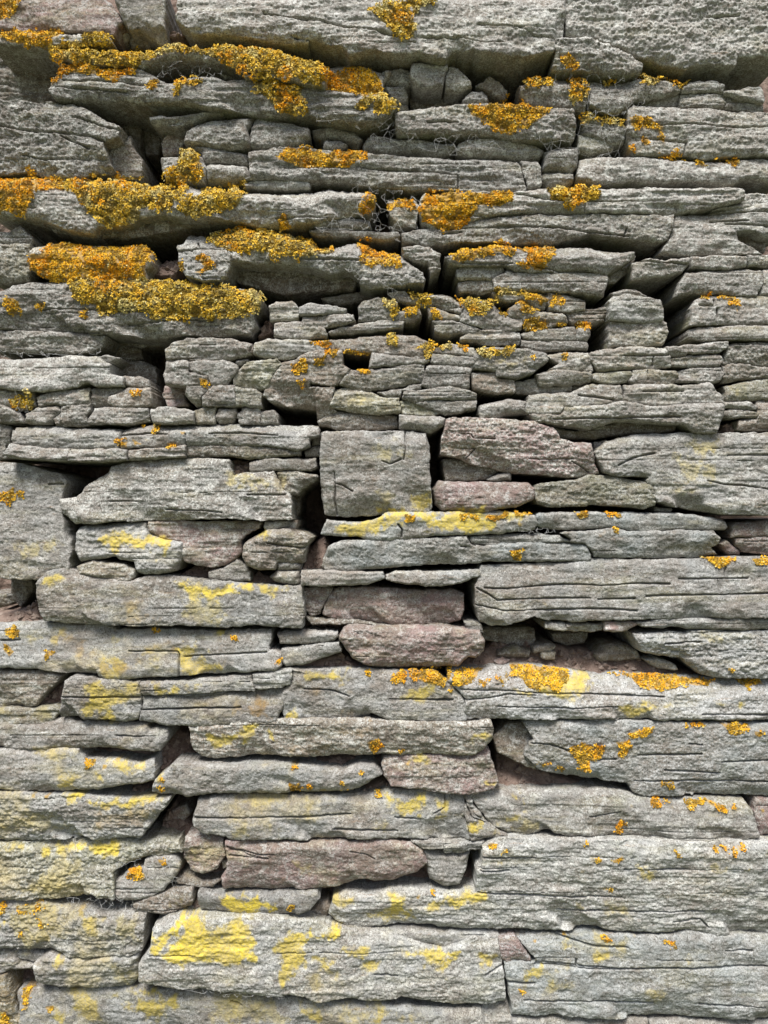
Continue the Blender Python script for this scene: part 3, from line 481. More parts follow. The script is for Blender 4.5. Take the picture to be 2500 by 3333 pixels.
LICHENS = """
X A -20,-20 100,-20 90,20 70,70 20,110 -20,115
X A 0,175 50,160 240,148 330,165 330,195 290,215 270,250 150,248 60,235 10,200
Y A 440,200 460,175 590,195 615,225 600,245 450,235
Y A 270,240 400,225 550,235 800,245 950,230 1100,245 1180,222 1300,235 1380,228 1500,250 1600,290 B 330,300 400,330 440,370 430,440 410,480 330,460 250,435 100,420 0,420 A 1500,420 1330,400 1280,370 1200,340 1100,290 950,275 800,310 720,345 600,350 450,320 300,305 270,290
X A 272,450 330,335 420,340 600,355 740,365 730,395 690,410 640,440 560,430 500,400 400,390 340,405 300,440 275,470
Y A 940,440 1010,420 1090,445 1100,465 1000,480 970,520 950,530
X A 785,460 820,430 855,440 850,480 790,485
Y A 1370,430 1450,430 B 320,470 300,510 345,600 270,625 180,610 120,530 50,490
X B 430,400 560,365 600,340 700,400 740,460 735,510 640,520 560,500 430,490
Y B 600,580 640,530 720,510 800,545 815,590 760,610 700,625 690,560 640,600
X B 1190,570 1240,560 1290,570 1420,520 1500,530 1540,575 1640,590 1620,630 1490,700 1420,725 1340,700 1220,620
X B 170,855 230,800 330,800 450,830 560,800 650,825 655,860 540,915 470,900 430,920 330,915 240,890 180,875
X B 350,745 400,742 410,800 360,795
Y B 650,45 740,30 740,0 880,0 890,80 920,160 910,210 860,220 830,225 790,180 720,110 700,80
Y B 880,-20 1020,-20 1010,30 910,70 890,30
X C 525,320 580,285 640,340 630,375 580,360 540,345
Y C 345,480 380,410 520,385 510,430 470,470 350,490
Y C 580,400 640,400 690,480 680,520 610,555 580,480
Y C 700,385 850,395 860,430 800,460 730,410
Y C 870,395 1000,385 1130,400 1240,440 1190,480 1100,430 1030,470 980,460 1000,420
Y C 660,620 700,605 800,635 895,670 890,695 760,660 700,650 660,680
X C 905,640 1000,640 1090,680 1105,780 1080,760 1060,710 980,700 915,690
X C 970,740 1010,735 1025,785 990,790
X C 825,830 880,775 950,770 930,840 870,820
X C 1010,850 1190,815 1215,860 1150,860
X C 1260,850 1320,860 1320,890 1270,890
X C 1365,850 1440,840 1510,850 1480,900 1450,880
Y A 870,960 960,880 970,820 1030,808 1085,850 1070,890 1110,940 1080,980 980,985 920,1000
Y A 460,930 490,912 530,925 520,955
X A 100,930 150,900 190,925 160,955
Y C 470,1020 560,1000 640,990 750,1020 740,1070 640,1100 580,1130 550,1070 480,1070
X B 970,1040 1100,1030 1300,1050 1440,1035 1430,1090 1340,1110 1240,1100 1200,1200 1100,1250 980,1200 940,1140
X D -20,20 150,0 250,5 350,30 340,90 200,110 170,180 130,230 0,215 -20,210
Y D 340,40 480,10 660,20 640,60 700,30 850,40 1010,60 1000,120 960,160 920,215 850,200 760,190 740,240 640,285 540,285 480,220 440,150 390,110 330,90
Y D 1060,65 1150,60 1310,45 1330,100 1280,180 1200,200 1120,245 1000,235 960,200 1000,130 1090,120
X D 240,380 330,360 450,380 560,375 760,370 800,400 815,480 780,520 790,575 760,600 700,570 500,590 420,585 290,585 200,550 160,520 165,450 230,450
Y D 370,600 500,590 600,580 770,565 900,580 1050,600 1200,620 1390,640 1435,690 1400,750 1280,780 1150,795 1060,770 940,805 830,785 780,750 640,740 560,780 520,720 450,700 400,680
X D 30,690 80,680 110,720 100,770 50,775
X D 200,710 230,710 225,745 205,740
X D 420,750 465,750 460,780 425,780
Y D 1090,320 1180,290 1300,255 1400,280 1500,290 E 320,310 430,330 480,390 560,390 565,430 480,450 300,455 240,465 200,430 60,435 0,430 D 1200,410 1130,370
X E 240,240 300,225 320,280 260,280
X D 1060,460 1110,445 1165,490 1150,530 1090,560 1050,550 1100,520
X D 960,490 990,475 995,560 965,530
X E 670,360 760,360 780,395 850,400 905,430 915,510 860,515 800,500 770,525 700,500 695,410
X E 690,200 760,110 790,180 920,150 920,100 970,100 1000,210 900,200 800,230 720,215
X E 1025,240 1035,130 1070,90 1200,100 1300,120 1510,100 1515,150 1440,185 1330,180 1310,230 1240,270 1160,300 1100,290 1050,260
X F 465,90 560,85 610,60 680,80 745,90 740,130 690,150 640,180 570,195 540,150 480,145
X F -20,400 100,400 220,360 290,400 285,455 200,440 100,470 0,480 E 1190,480 1190,440 1250,400
X F 300,400 400,380 520,395 500,450 460,520 400,530 310,495 360,490 360,440
Y E 930,640 990,605 1045,630 1040,670 1110,675 1060,720 1010,700 970,665
Y E 1180,660 1300,680 1350,700 1420,690 1430,630 F 200,625 330,640 350,680 230,670 160,720 110,780 60,770 20,720 -20,700
X F 340,650 460,660 480,700 400,700 350,690
X F 485,655 540,655 570,710 540,735 490,720
X F 305,700 350,700 440,755 380,765 320,740
X F 340,780 400,790 480,810 460,850 380,860 345,840
X F 510,800 570,820 550,840 515,830
X F 615,815 690,825 690,845 620,840
Y E 820,690 900,690 910,740 880,790 850,750
X E 940,740 1010,720 1025,760 950,770
X E 1090,740 1140,750 1140,795 1100,790
Y E 850,890 890,868 910,890 900,945 860,940
X E 435,920 500,905 545,920 530,950 470,945
X E 610,975 700,965 760,970 745,1045 690,1055 620,1030
X E 340,1040 400,1010 420,1060 370,1100 345,1100
X E 455,1010 510,1010 500,1040 460,1040
Y E 985,960 1060,910 1200,900 1190,950 1100,950 1070,1000 1060,1035 1050,960
X E 510,970 590,950 560,1000 515,990
X E 690,1070 770,1070 760,1100 700,1090
Y F 75,950 160,960 290,945 280,980 180,990 140,1000 90,980
X F -20,930 50,930 30,960 -20,950
X F 1295,670 1340,660 1330,685 1300,685
X F 1390,675 1490,670 1500,715 1450,710
X F 1480,730 1505,740 1490,765
X F 550,985 575,985 565,1010
X F 210,705 260,715 250,780 215,770
Y G 55,365 110,345 180,365 190,400 130,420 70,400
Y G 140,340 165,325 185,340 170,355
X G 1075,255 1115,250 1120,300 1090,285
X G 630,590 690,590 685,625 640,620
X G 720,585 775,600 765,615 725,612
X G 820,505 855,500 855,540 830,550
X G 975,540 1000,540 995,560 980,558
X G 905,600 950,590 960,625 905,630
X G 720,505 765,503 760,512
X G 0,870 60,850 75,900 50,935 10,900
X G 90,870 120,870 120,890 95,890
x G 780,570 820,580 820,595 780,595
x G 830,620 860,620 855,640 835,638
S G 520,1100 700,1090 880,1120 870,1161 540,1150
x H 370,270 425,270 425,295 380,295
X H 960,1000 990,1000 985,1020 960,1018
s H 0,770 150,760 280,790 250,850 0,830
S H 760,1010 850,975 950,985 1000,1000 900,1060 750,1060
S H 1000,975 1200,975 1500,975 1640,985 1500,1020 1300,1040 1100,1050 1000,1030
X H 1240,985 1350,990 1320,1010 1250,1005
X H 1380,990 1480,985 1480,1010 1400,1015
S I 0,985 120,975 160,1050 100,1090 0,1080
X I 610,975 680,975 670,1000 625,1000
X I 780,970 850,975 855,1000 800,995
X I 290,970 330,970 390,980 380,990 300,985
X I 180,990 240,985 235,1010 190,1015
x I 310,1035 330,1035 330,1050 310,1050
x I 820,1060 850,1060 850,1100 820,1090
s I 1180,580 1300,560 1420,590 1380,620 1200,620
s I 1140,660 1280,650 1380,700 1350,790 1200,780
s I 1180,850 1290,860 1270,900 1180,890
s H 740,640 850,600 930,620 930,680 850,700 770,680
S H 930,870 1080,900 1080,960 970,960
s H 780,870 860,860 870,930 790,940
s H 580,350 700,330 780,360 700,400
s I 1440,300 1520,300 1480,340
s G 1300,820 1420,810 1400,860 1280,850
s G 1150,700 1215,700 1200,715
x I 370,125 400,125 400,140 375,140
x G 700,320 800,310 760,340 710,340
s I 100,165 350,140 300,190
X J 20,690 60,670 100,690 60,720 25,710
X J 5,745 40,760 70,800 50,820 15,790
X J 240,800 295,795 290,820 250,838
x J 210,870 260,865 250,880
X J 825,685 875,680 865,700 830,700
X J 1255,715 1295,715 1285,738 1260,735
X J 1490,840 1520,840 1515,870 1495,865
x J 110,945 135,950 130,970 110,970
x J 80,1060 120,1050 115,1085 90,1080
S J 520,170 700,155 820,190 870,210 700,225 560,215
S J 840,250 900,240 910,300 860,300
S J 240,390 320,380 330,410 240,430
T J 970,430 1100,440 1200,460 1350,455 1360,480 1280,510 1120,495 980,470
S J 1350,450 1550,470 1540,500 1400,500
s J 80,200 200,180 320,200 300,260 120,280
s J 950,490 1200,500 1200,640 1000,640
R J 680,520 740,520 740,600 850,610 860,650 700,640
R J 320,680 400,680 420,760 520,780 500,800 350,770
R J 780,760 940,760 930,785 780,785
S J 560,820 680,820 680,920 600,920
S J 980,790 1060,760 1070,830 1210,840 1200,900 1000,920
s J 160,690 330,690 320,730 170,730
S J 1100,690 1240,700 1230,720 1100,710
s J 780,800 850,800 840,840 790,840
R J 540,850 740,850 720,900 560,890
s J 590,685 680,700 640,730
S J 430,980 740,980 740,1020 600,1060 600,1161 450,1140 400,1100 480,1050
S J 810,980 1050,975 1020,1005 830,1010
S J 1530,1090 1600,1090 1590,1140 1530,1130
R J 1240,1080 1440,1070 1440,1130 1250,1130
s J 0,1105 280,1100 270,1140 0,1140
S K 560,135 700,100 850,50 1000,45 900,80 760,150 700,180
S K 1000,60 1244,50 L 0,45 130,50 150,110 60,150 0,150 K 1100,130
X K 950,70 990,70 985,92 955,90
X K 1240,55 1330,60 1320,75 1250,75
X K 1380,70 1480,55 1480,80 1400,88
X L 610,45 680,45 670,70 620,72
X L 785,45 850,45 855,70 800,68
X L 290,45 335,42 330,58 295,60
X L 180,65 240,55 230,85 185,85
x L 305,105 330,105 328,125 308,122
x L 820,133 850,133 850,165 825,165
X L 270,255 325,250 325,290 285,300
x L 665,215 690,215 690,230 668,230
R L 720,190 800,140 820,170 740,230
X L 1320,295 1380,275 1490,290 1480,310 1410,340 1380,340
X L 1565,290 1659,288 1659,320 1590,325
x L 440,530 470,530 465,550 445,548
x L 360,455 395,455 390,475
S K 410,930 500,905 630,910 640,960 540,965
X K 725,905 760,905 755,935 730,930
X K 860,950 920,905 950,910 945,960 890,975
X K 970,905 1050,890 1190,895 1195,930 1150,985 1060,965 980,950
X K 1175,985 1205,985 1200,1010 1180,1005
X K 1200,940 1230,905 1244,905 L 60,900 150,895 100,930 50,970 0,980 K 1220,970
X L 280,870 330,875 400,890 500,885 605,915 600,960 500,1005 430,1000 370,985 340,960 290,930
X L 830,925 960,930 1200,945 1400,965 1350,1000 1240,985 1130,1010 1000,1010 940,960
X L 1500,950 1659,945 1659,990 1560,1000
x L 200,940 250,935 250,965 200,965
x L 90,950 160,950 150,980 95,980
S L 560,920 700,940 640,1040 450,1045 300,1010 500,1000
S L 850,1090 1000,1060 1150,1100 900,1130
S L 1380,1080 1540,1070 1500,1120
S K 910,1030 1060,990 1060,1050 930,1055
S K 280,1100 330,1090 340,1150 290,1150
R K 580,1110 760,1100 740,1150 600,1155
R K 100,1080 200,1070 190,1140 110,1130
R K 400,990 560,1010 700,1000 600,1040
s L 1280,710 1400,710 1380,750 1290,745
x L 1440,890 1470,890 1470,910 1445,910
S H 160,1100 180,1070 240,1080 200,1140
X M 465,525 520,515 520,550 475,560
X M 610,515 645,510 640,535 615,535
X M 555,545 580,545 580,565 558,565
S M 600,535 830,540 800,570 640,575 600,560
X M 240,705 270,705 265,730 245,728
X M 175,695 195,695 195,720 178,720
T M 350,705 440,700 430,720 370,730
T M 520,725 700,725 900,725 860,750 700,760 540,745
R M 500,760 700,800 850,760 750,900 560,940 500,850
s M 180,470 440,480 420,540 200,520
S M 350,610 420,610 380,670 330,650
S M 520,600 560,600 550,640 525,640
S M 0,980 100,985 120,1010 0,1010
T M 230,990 340,1000 470,965 630,980 620,1040 500,1010 300,1030 225,1020
x M 840,1045 895,1050 890,1085 850,1075
X M 700,1110 740,1095 780,1130 760,1161 690,1150
S M 860,610 900,600 895,640 860,640
X M 860,660 895,655 890,680 865,680
X M 870,610 905,605 890,640 865,635
x M 940,560 955,555 950,580 940,580
X M 1575,545 1610,540 1605,560 1580,560
X M 1560,660 1600,655 1610,690 1570,690
S M 1140,360 1240,360 1240,440 1160,450
S M 1260,345 1360,350 1320,430 1240,380
S N 0,350 80,350 60,410 0,400
S N 210,370 250,370 240,420 215,410
X N 745,415 800,402 815,440 770,475 745,450
X N 910,455 940,450 940,475 915,475
R N 320,450 560,430 540,500 330,500
R N 540,340 760,340 740,400 560,390
S N 1320,360 1400,350 1370,400 1320,400
X N 335,540 370,540 365,555 340,555
X N 315,660 370,650 380,690 330,695
X N 415,645 440,645 435,670 418,668
X N 485,690 520,685 520,700 490,700
x N 600,630 660,640 640,690 590,690
x N 700,575 725,575 720,590 705,590
x N 780,610 800,610 795,625 780,625
S N 980,510 1060,500 1050,540 990,540
X N 945,535 965,530 965,550 945,550
S N 1360,620 1430,610 1420,640 1370,650
X N 785,700 805,700 805,718 788,718
T N 970,740 1040,735 1040,770 990,770
S N 820,720 960,740 1060,780 940,820 880,800
S N 1110,740 1160,730 1140,780 1120,770
S N 1080,820 1150,820 1120,850 1080,840
s N 700,860 840,860 820,890 740,890
S N 1290,850 1370,860 1350,890 1300,890
s N 60,740 300,730 200,780 60,780
s N 0,860 280,860 240,910 0,910
s N 420,770 480,780 460,800 430,800
X O 595,475 650,420 700,440 780,440 780,480 740,510 700,520 690,575 640,565 625,520 610,505
X O 830,420 900,410 905,470 880,510 845,505 860,460
X O 900,375 990,340 1030,345 1025,375 960,385 905,405
x O 415,525 500,530 490,560 440,580 415,550
x O 520,550 570,570 560,590 515,585
x O 560,510 600,520 590,550 560,530
X O 1395,320 1460,312 1560,330 1550,350 1480,375 1440,365
X O 1575,360 1625,360 1600,390 1575,380
x O 1210,322 1310,322 1300,335 1215,335
X O 1060,635 1140,640 1140,665 1070,650
X O 1030,740 1060,730 1065,770 1035,770
x O 1090,730 1155,735 1150,760 1100,750
X O 1220,745 1250,735 1270,750 1245,790 1225,780
X O 1285,740 1320,725 1430,770 1420,785 1330,755 1290,755
X O 1455,765 1480,758 1485,785 1455,790
x O 1130,765 1145,765 1145,780 1130,780
X O 860,845 890,845 890,870 865,870
X O 840,880 860,880 860,910 842,910
x O 905,905 930,905 930,925 910,922
x O 655,780 680,780 680,795 658,795
x O 910,755 925,755 925,775 912,775
S O 265,730 310,730 320,760 280,755
S O 200,850 290,840 280,870 210,870
s O 290,850 480,860 460,910 300,910
S O 40,850 110,870 90,910 50,900
x O 130,735 150,735 148,750 130,750
X O 150,965 195,965 195,990 155,992
X O 220,990 240,990 238,1012 222,1010
X O 800,1045 860,1020 872,1040 840,1060 815,1068
x O 690,1025 760,1045 740,1065 690,1055
x O 640,960 665,960 660,972 645,972
x O 835,978 855,978 855,990 838,990
X O 1340,965 1370,965 1365,1000 1345,1000
X O 1385,965 1430,965 1425,1015 1405,1005
X O 1440,975 1475,975 1470,1010 1445,1005
X O 1475,968 1510,968 1510,990 1478,990
S O 190,1065 250,1065 240,1100 195,1095
S O 980,1080 1020,1090 1020,1140 985,1130
S O 1500,1080 1560,1085 1560,1110 1510,1110
T O 1620,950 1659,945 1659,1000 1630,990
x O 100,1100 125,1100 120,1112 102,1110
x O 640,1105 660,1105 655,1115 640,1115
X O 1615,780 1640,778 1640,805 1618,805
x O 1140,1000 1180,1000 1170,1020 1145,1015
T P 1010,650 1120,640 1340,700 1345,820 1200,810 1100,810 980,830 900,790 870,740 960,700
T P 940,600 1010,590 1100,620 1000,650 930,640
T P 840,650 900,610 910,690 870,750 830,740
S P 980,590 1370,600 1340,700 1010,660
T P 1540,700 1659,640 1659,820 1560,860
S P 1550,830 1600,850 1570,930 1550,900
T Q 0,640 80,660 110,810 0,820
S Q 270,700 430,700 410,860 330,930 300,820 230,760
T Q 420,650 560,660 540,690 430,690
S Q 490,820 600,800 560,900 500,870
S Q 600,740 740,720 750,760 640,770
S Q 740,810 780,820 760,880 735,870
T Q 900,755 970,770 1250,790 1240,830 1150,820 970,810
S Q 1060,800 1160,830 1150,890 1000,870
s Q 450,900 500,960 440,1000
S Q 1370,800 1440,790 1420,850 1370,840
T P 1180,480 1480,490 1500,530 1350,550 1200,540
T Q 0,480 230,490 260,540 0,560
X P 1562,505 1595,505 1595,535 1562,535
S Q 560,500 650,490 620,540 560,540
T Q 860,470 960,480 950,600 850,590
S Q 700,580 900,560 950,620 800,620
T Q 1190,480 1380,460 1390,500 1250,540 1200,530
S Q 1050,530 1170,510 1130,580 1040,560
X Q 1002,485 1025,485 1022,505 1003,505
X Q 1085,455 1100,455 1100,470 1085,470
x Q 680,535 710,535 708,550 682,550
X P 0,525 40,520 30,560 0,570
x P 80,530 200,505 250,530 200,560 100,570
x P 130,640 160,635 165,660 130,660
x P 110,670 145,690 130,710 105,690
x P 200,590 290,630 220,640
x P 240,680 280,685 270,730 240,720
x P 200,690 220,700 210,730 195,720
X P 420,540 450,540 440,560 422,555
s P 60,540 300,540 300,740 100,760
S P 440,570 520,580 500,640 440,610
s P 580,590 770,590 750,680 600,680
S P 0,580 30,590 20,640 0,630
S P 300,810 340,815 320,840 295,840
s P 620,830 740,840 740,970 640,940
X P 100,985 150,960 180,970 160,1000 140,1090 115,1085
X P 230,1075 275,1080 260,1100 235,1095
X P 0,1080 60,1130 60,1161 0,1161
T P 0,1060 60,1130 60,1161 0,1161
S P 380,1000 500,1080 480,1140 400,1120
S P 640,1040 800,1020 960,1030 950,1080 900,1161 760,1161 720,1080
S P 280,1120 340,1120 330,1161 280,1161
s P 1140,1000 1300,1010 1240,1161 1100,1161
s Q 0,1020 300,1060 300,1161 0,1161
S Q 360,1080 490,1070 490,1120 360,1110
s Q 600,1060 840,1080 800,1161 640,1161
S Q 790,1090 840,1100 820,1161 780,1161
s Q 900,1120 1040,1130 1000,1161
X P 840,265 895,268 890,300 860,290
X P 700,330 740,310 770,330 760,360 690,370
S P 930,475 1000,470 970,510 930,500
R P 1500,380 1520,340 1530,400
s P 1080,210 1120,220 1060,300
s Q 340,300 420,310 380,350
s R 350,290 420,300 400,325 350,320
s R 465,300 525,300 525,325 470,325
s R 555,178 590,178 590,208 560,205
s R 750,155 830,158 820,185 760,190
x R 400,205 415,208 412,218 402,216
x R 425,238 462,242 460,250 425,248
X R 315,390 330,390 328,405 315,402
X R 445,402 472,402 470,418 448,418
x R 535,390 548,392 545,402 536,402
S R 430,450 480,455 450,480 430,478
S R 340,420 390,425 370,440 345,438
S R 690,450 712,455 700,470 690,465
s R 220,490 350,490 330,530 230,520
s R 250,540 350,545 330,585 250,580
s R 560,560 640,570 600,590
s R 430,400 510,405 500,440 440,430
X R 222,410 236,412 235,422 224,420
x R 630,410 660,412 668,432 640,425
X Q 1635,715 1655,725 1650,740 1638,735
S Q 1620,830 1659,840 1659,930 1610,920
s Q 1540,950 1620,980 1560,1010
x R 185,565 205,568 203,575 188,573
s P 140,440 300,200 440,300 300,450
s P 220,10 0,100 300,150 400,140
"""
EARTH = """
2|K 1230,880 1290,830 1370,800 1440,760 1659,770 L 1000,850 1100,890 1300,930 1400,960 860,935 700,940 450,895 100,890 K 1244,895
-2|J -60,600 60,590 150,550 190,500 205,600 225,640 100,645 -60,650
0|J 890,400 980,380 1060,330 1300,290 1340,340 1350,380 1490,400 1500,440 1300,430 1000,400
4|K 390,650 560,650 640,660 585,730 600,800 640,850 720,870 860,900 600,895 400,890 300,895 400,850 590,800 580,700 260,690
-3|K 420,240 500,180 530,220 500,300 500,350 390,355
-8|D 820,500 860,470 960,430 970,520 940,570 830,560
2|E 180,820 215,780 225,880 150,910
4|G 1250,690 1345,690 1355,765 1260,775
2|I 1410,500 1500,490 1510,540 1410,545
4|A 900,195 960,190 1020,220 1000,240 880,235
0|M 210,215 240,120 340,100 345,150 330,230 290,240
2|M 440,480 560,470 700,465 870,465 915,380 1000,400 1030,480 1080,520 1060,545 940,550 900,600 840,640 840,520 640,520 450,530
-6|M 690,690 800,660 830,690 830,720 720,720
4|M 860,860 920,780 1000,870 1060,905 1220,925 1220,960 1100,955 1000,980 990,1100 960,1161 950,1000 870,940
2|M 1060,520 1244,520 N 300,515 700,500 830,510 820,560 760,550 400,560 0,550 M 1080,545
4|N 820,620 870,660 1000,680 900,700 740,700 700,680
3|O 200,490 330,530 480,600 640,640 850,655 940,700 880,700 700,690 480,700 220,690 190,660
2|P 280,500 450,490 640,485 715,500 720,555 560,570 400,540
3|Q 880,385 1060,290 1100,400 1200,420 1240,370 1330,330 1340,460 1100,455 870,470 740,500 640,500 560,500 560,470 640,430 740,405
-2|Q 430,480 500,440 580,440 560,480 530,600 600,640 520,650 400,630 300,600 420,560
-2|P 30,905 180,890 180,950 300,985 180,1005 80,1010
2|P 760,930 950,960 1200,975 Q 0,985 300,1000 500,1050 300,1035 0,1015 P 900,995
2|Q 780,672 860,668 1180,765 1000,745 850,695
-4|Q 1370,1060 1500,1060 1520,1110 1380,1090
4|P 975,180 1000,260 1030,345 960,380 900,440 1040,430 1070,450 1060,520 1180,465 1210,440 1195,385 1210,330 1225,270 1220,165
"""
WEBS = """
46|110|cobweb across the long recess under the longest lichen ledge, upper left|A 640,350 850,310 1180,330 1230,440 1130,560 900,440 760,400
48|60|cobweb below the end of the long tilted slab, left of the orange triangle block|B 340,600 600,660 800,600 810,700 700,720 560,690 380,660
46|50|cobweb under the block with the orange lichen triangle|B 640,720 830,690 1100,715 1350,720 1420,830 1100,840 850,800 700,830
44|150|dense cobweb veiling the grey green block of the right hand webbed ledge|C 480,380 1100,420 1060,520 950,620 700,640 660,560 500,560
40|50|cobweb around the small yellow crowned stone near the top right|C 630,640 900,700 900,880 700,900 440,800 380,700
48|190|dense cobweb filling the hollow left of the two orange tufts, upper centre|E 640,60 930,100 1030,150 1020,330 920,380 760,310 440,340 480,230 690,220
50|70|cobweb draped over the orange bracketed nose of the broad centre stone|E 600,480 860,500 930,600 880,690 760,600 620,560
38|60|cobweb in the joint at the left edge under the flat crusted stone|G -20,90 400,110 560,60 560,120 300,140 0,150
40|40|cobweb trailing down past the bright yellow cushion at the left edge|G 60,150 150,150 160,480 60,440
50|50|cobweb in the thin gap over the narrow sliver of the bluish pair|L 260,120 520,130 540,160 420,165 280,155
42|70|cobweb hanging under the dull green tinged block, lower left|P 350,480 620,470 760,500 740,560 560,540 400,560
46|60|cobweb over the broken tufted corner, lower left|P 600,260 800,250 990,260 960,420 880,440 680,360
52|60|cobweb in the shadow under the brightest yellow stained block|P 780,920 1300,980 Q 330,1000 300,1030 0,1020 P 1000,990
"""
# ------------------------------------------------------------------ helpers
BLK = {'A': (0, 0), 'B': (800, 0), 'C': (1500, 0), 'D': (0, 560), 'E': (750, 560), 'F': (1500, 560),
       'G': (0, 1080), 'H': (750, 1080), 'I': (1500, 1080), 'J': (0, 1640), 'K': (750, 1640), 'L': (1500, 1640),
       'M': (0, 2160), 'N': (750, 2160), 'O': (1500, 2160), 'P': (0, 2633), 'Q': (750, 2633), 'R': (1500, 2633)}
def parse(txt):
    pts = []; ox = oy = 0; k = 1 / 1.659
    for t in txt.split():
        if t in BLK:
            ox, oy = BLK[t]; k = 1 / 0.952 if t == 'R' else 1 / 1.659
        else:
            a, b = t.split(','); pts.append((ox + float(a) * k, oy + float(b) * k))
    return np.array(pts)

def _h(i, j, seed):
    n = (i.astype(np.int64) * 374761393 + j.astype(np.int64) * 668265263 + seed * 974634777) & 0xffffffff
    n = ((n ^ (n >> 13)) * 1274126177) & 0xffffffff
    n = ((n ^ (n >> 16)) * 2246822519) & 0xffffffff
    return ((n ^ (n >> 15)) & 0xffffff) / float(0xffffff)
def vn(x, y, seed=0):
    xi = np.floor(x); yi = np.floor(y); fx = x - xi; fy = y - yi
    fx = fx * fx * fx * (fx * (fx * 6 - 15) + 10); fy = fy * fy * fy * (fy * (fy * 6 - 15) + 10)
    a = _h(xi, yi, seed); b = _h(xi + 1, yi, seed); c = _h(xi, yi + 1, seed); d = _h(xi + 1, yi + 1, seed)
    return (a + (b - a) * fx) * (1 - fy) + (c + (d - c) * fx) * fy
def fbm(x, y, seed=0, o=4, g=0.5):
    s = 0; a = 1; t = 0
    for k in range(o):
        s = s + a * vn(x * 2 ** k + 17.3 * k, y * 2 ** k + 9.1 * k, seed + k * 31); t += a; a *= g
    return s / t * 2 - 1
def sstep(a, b, x):
    t = np.clip((x - a) / (b - a), 0, 1); return t * t * (3 - 2 * t)

def sdf(u, v, P):            # positive inside
    d2 = np.full(u.shape, 1e18); ins = np.zeros(u.shape, bool)
    n = len(P)
    for i in range(n):
        ax, ay = P[i]; bx, by = P[(i + 1) % n]
        ex, ey = bx - ax, by - ay; L = ex * ex + ey * ey + 1e-9
        t = np.clip(((u - ax) * ex + (v - ay) * ey) / L, 0, 1)
        dx = u - ax - t * ex; dy = v - ay - t * ey
        d2 = np.minimum(d2, dx * dx + dy * dy)
        if ay != by:
            c = ((ay > v) != (by > v)) & (u < (bx - ax) * (v - ay) / (by - ay) + ax); ins ^= c
    d = np.sqrt(d2); return np.where(ins, d, -d)
def dline(u, v, P):
    d2 = np.full(u.shape, 1e18)
    for i in range(len(P) - 1):
        ax, ay = P[i]; bx, by = P[i + 1]; ex, ey = bx - ax, by - ay; L = ex * ex + ey * ey + 1e-9
        t = np.clip(((u - ax) * ex + (v - ay) * ey) / L, 0, 1)
        d2 = np.minimum(d2, (u - ax - t * ex) ** 2 + (v - ay - t * ey) ** 2)
    return np.sqrt(d2)

def mesh_np(name, V, F, mat, loc=(0, 0, 0), smooth=True, cols=None):
    """V (n,3), F (m,4) quads"""
    me = bpy.data.meshes.new(name)
    me.vertices.add(len(V)); me.vertices.foreach_set('co', (V - np.array(loc)).astype(np.float32).ravel())
    m, k = F.shape
    me.loops.add(m * k); me.loops.foreach_set('vertex_index', F.astype(np.int32).ravel())
    me.polygons.add(m); me.polygons.foreach_set('loop_start', (np.arange(m) * k).astype(np.int32))
    me.polygons.foreach_set('loop_total', np.full(m, k, np.int32))
    me.polygons.foreach_set('use_smooth', np.full(m, smooth))
    if cols:
        for cn, arr in cols.items():
            at = me.color_attributes.new(name=cn, type='FLOAT_COLOR', domain='POINT')
            at.data.foreach_set('color', arr.astype(np.float32).ravel())
    me.update(); me.validate()
    me.materials.append(mat)
    o = bpy.data.objects.new(name, me); o.location = loc; COL.objects.link(o)
    return o

# ------------------------------------------------------------------ materials
def newmat(name):
    m = bpy.data.materials.new(name); m.use_nodes = True
    return m, m.node_tree.nodes, m.node_tree.links
class NT:
    def __init__(s, name):
        s.m, s.n, s.l = newmat(name); s.b = s.n['Principled BSDF']
    def tex(s, kind, vec, scale, detail=4, rough=0.6, **k):
        t = s.n.new(kind); t.inputs['Scale'].default_value = scale
        if 'Detail' in t.inputs and kind == 'ShaderNodeTexNoise':
            t.inputs['Detail'].default_value = detail; t.inputs['Roughness'].default_value = rough
        s.l.new(vec, t.inputs['Vector']); return t.outputs[0]
    def ramp(s, f, stops):
        r = s.n.new('ShaderNodeMapRange'); r.clamp = True; r.interpolation_type = 'SMOOTHSTEP'
        r.inputs[1].default_value, r.inputs[2].default_value, r.inputs[3].default_value, r.inputs[4].default_value = stops
        s.l.new(f, r.inputs[0]); return r.outputs[0]
    def math(s, op, a, b):
        q = s.n.new('ShaderNodeMath'); q.operation = op
        for i, x in enumerate((a, b)):
            if isinstance(x, (int, float)): q.inputs[i].default_value = x
            else: s.l.new(x, q.inputs[i])
        return q.outputs[0]
    def mix(s, f, a, b, mode='MIX'):
        q = s.n.new('ShaderNodeMix'); q.data_type = 'RGBA'; q.blend_type = mode
        for i, x in ((0, f), (6, a), (7, b)):
            if isinstance(x, (int, float)): q.inputs[i].default_value = x
            elif isinstance(x, tuple): q.inputs[i].default_value = (*x, 1)
            else: s.l.new(x, q.inputs[i])
        return q.outputs[2]

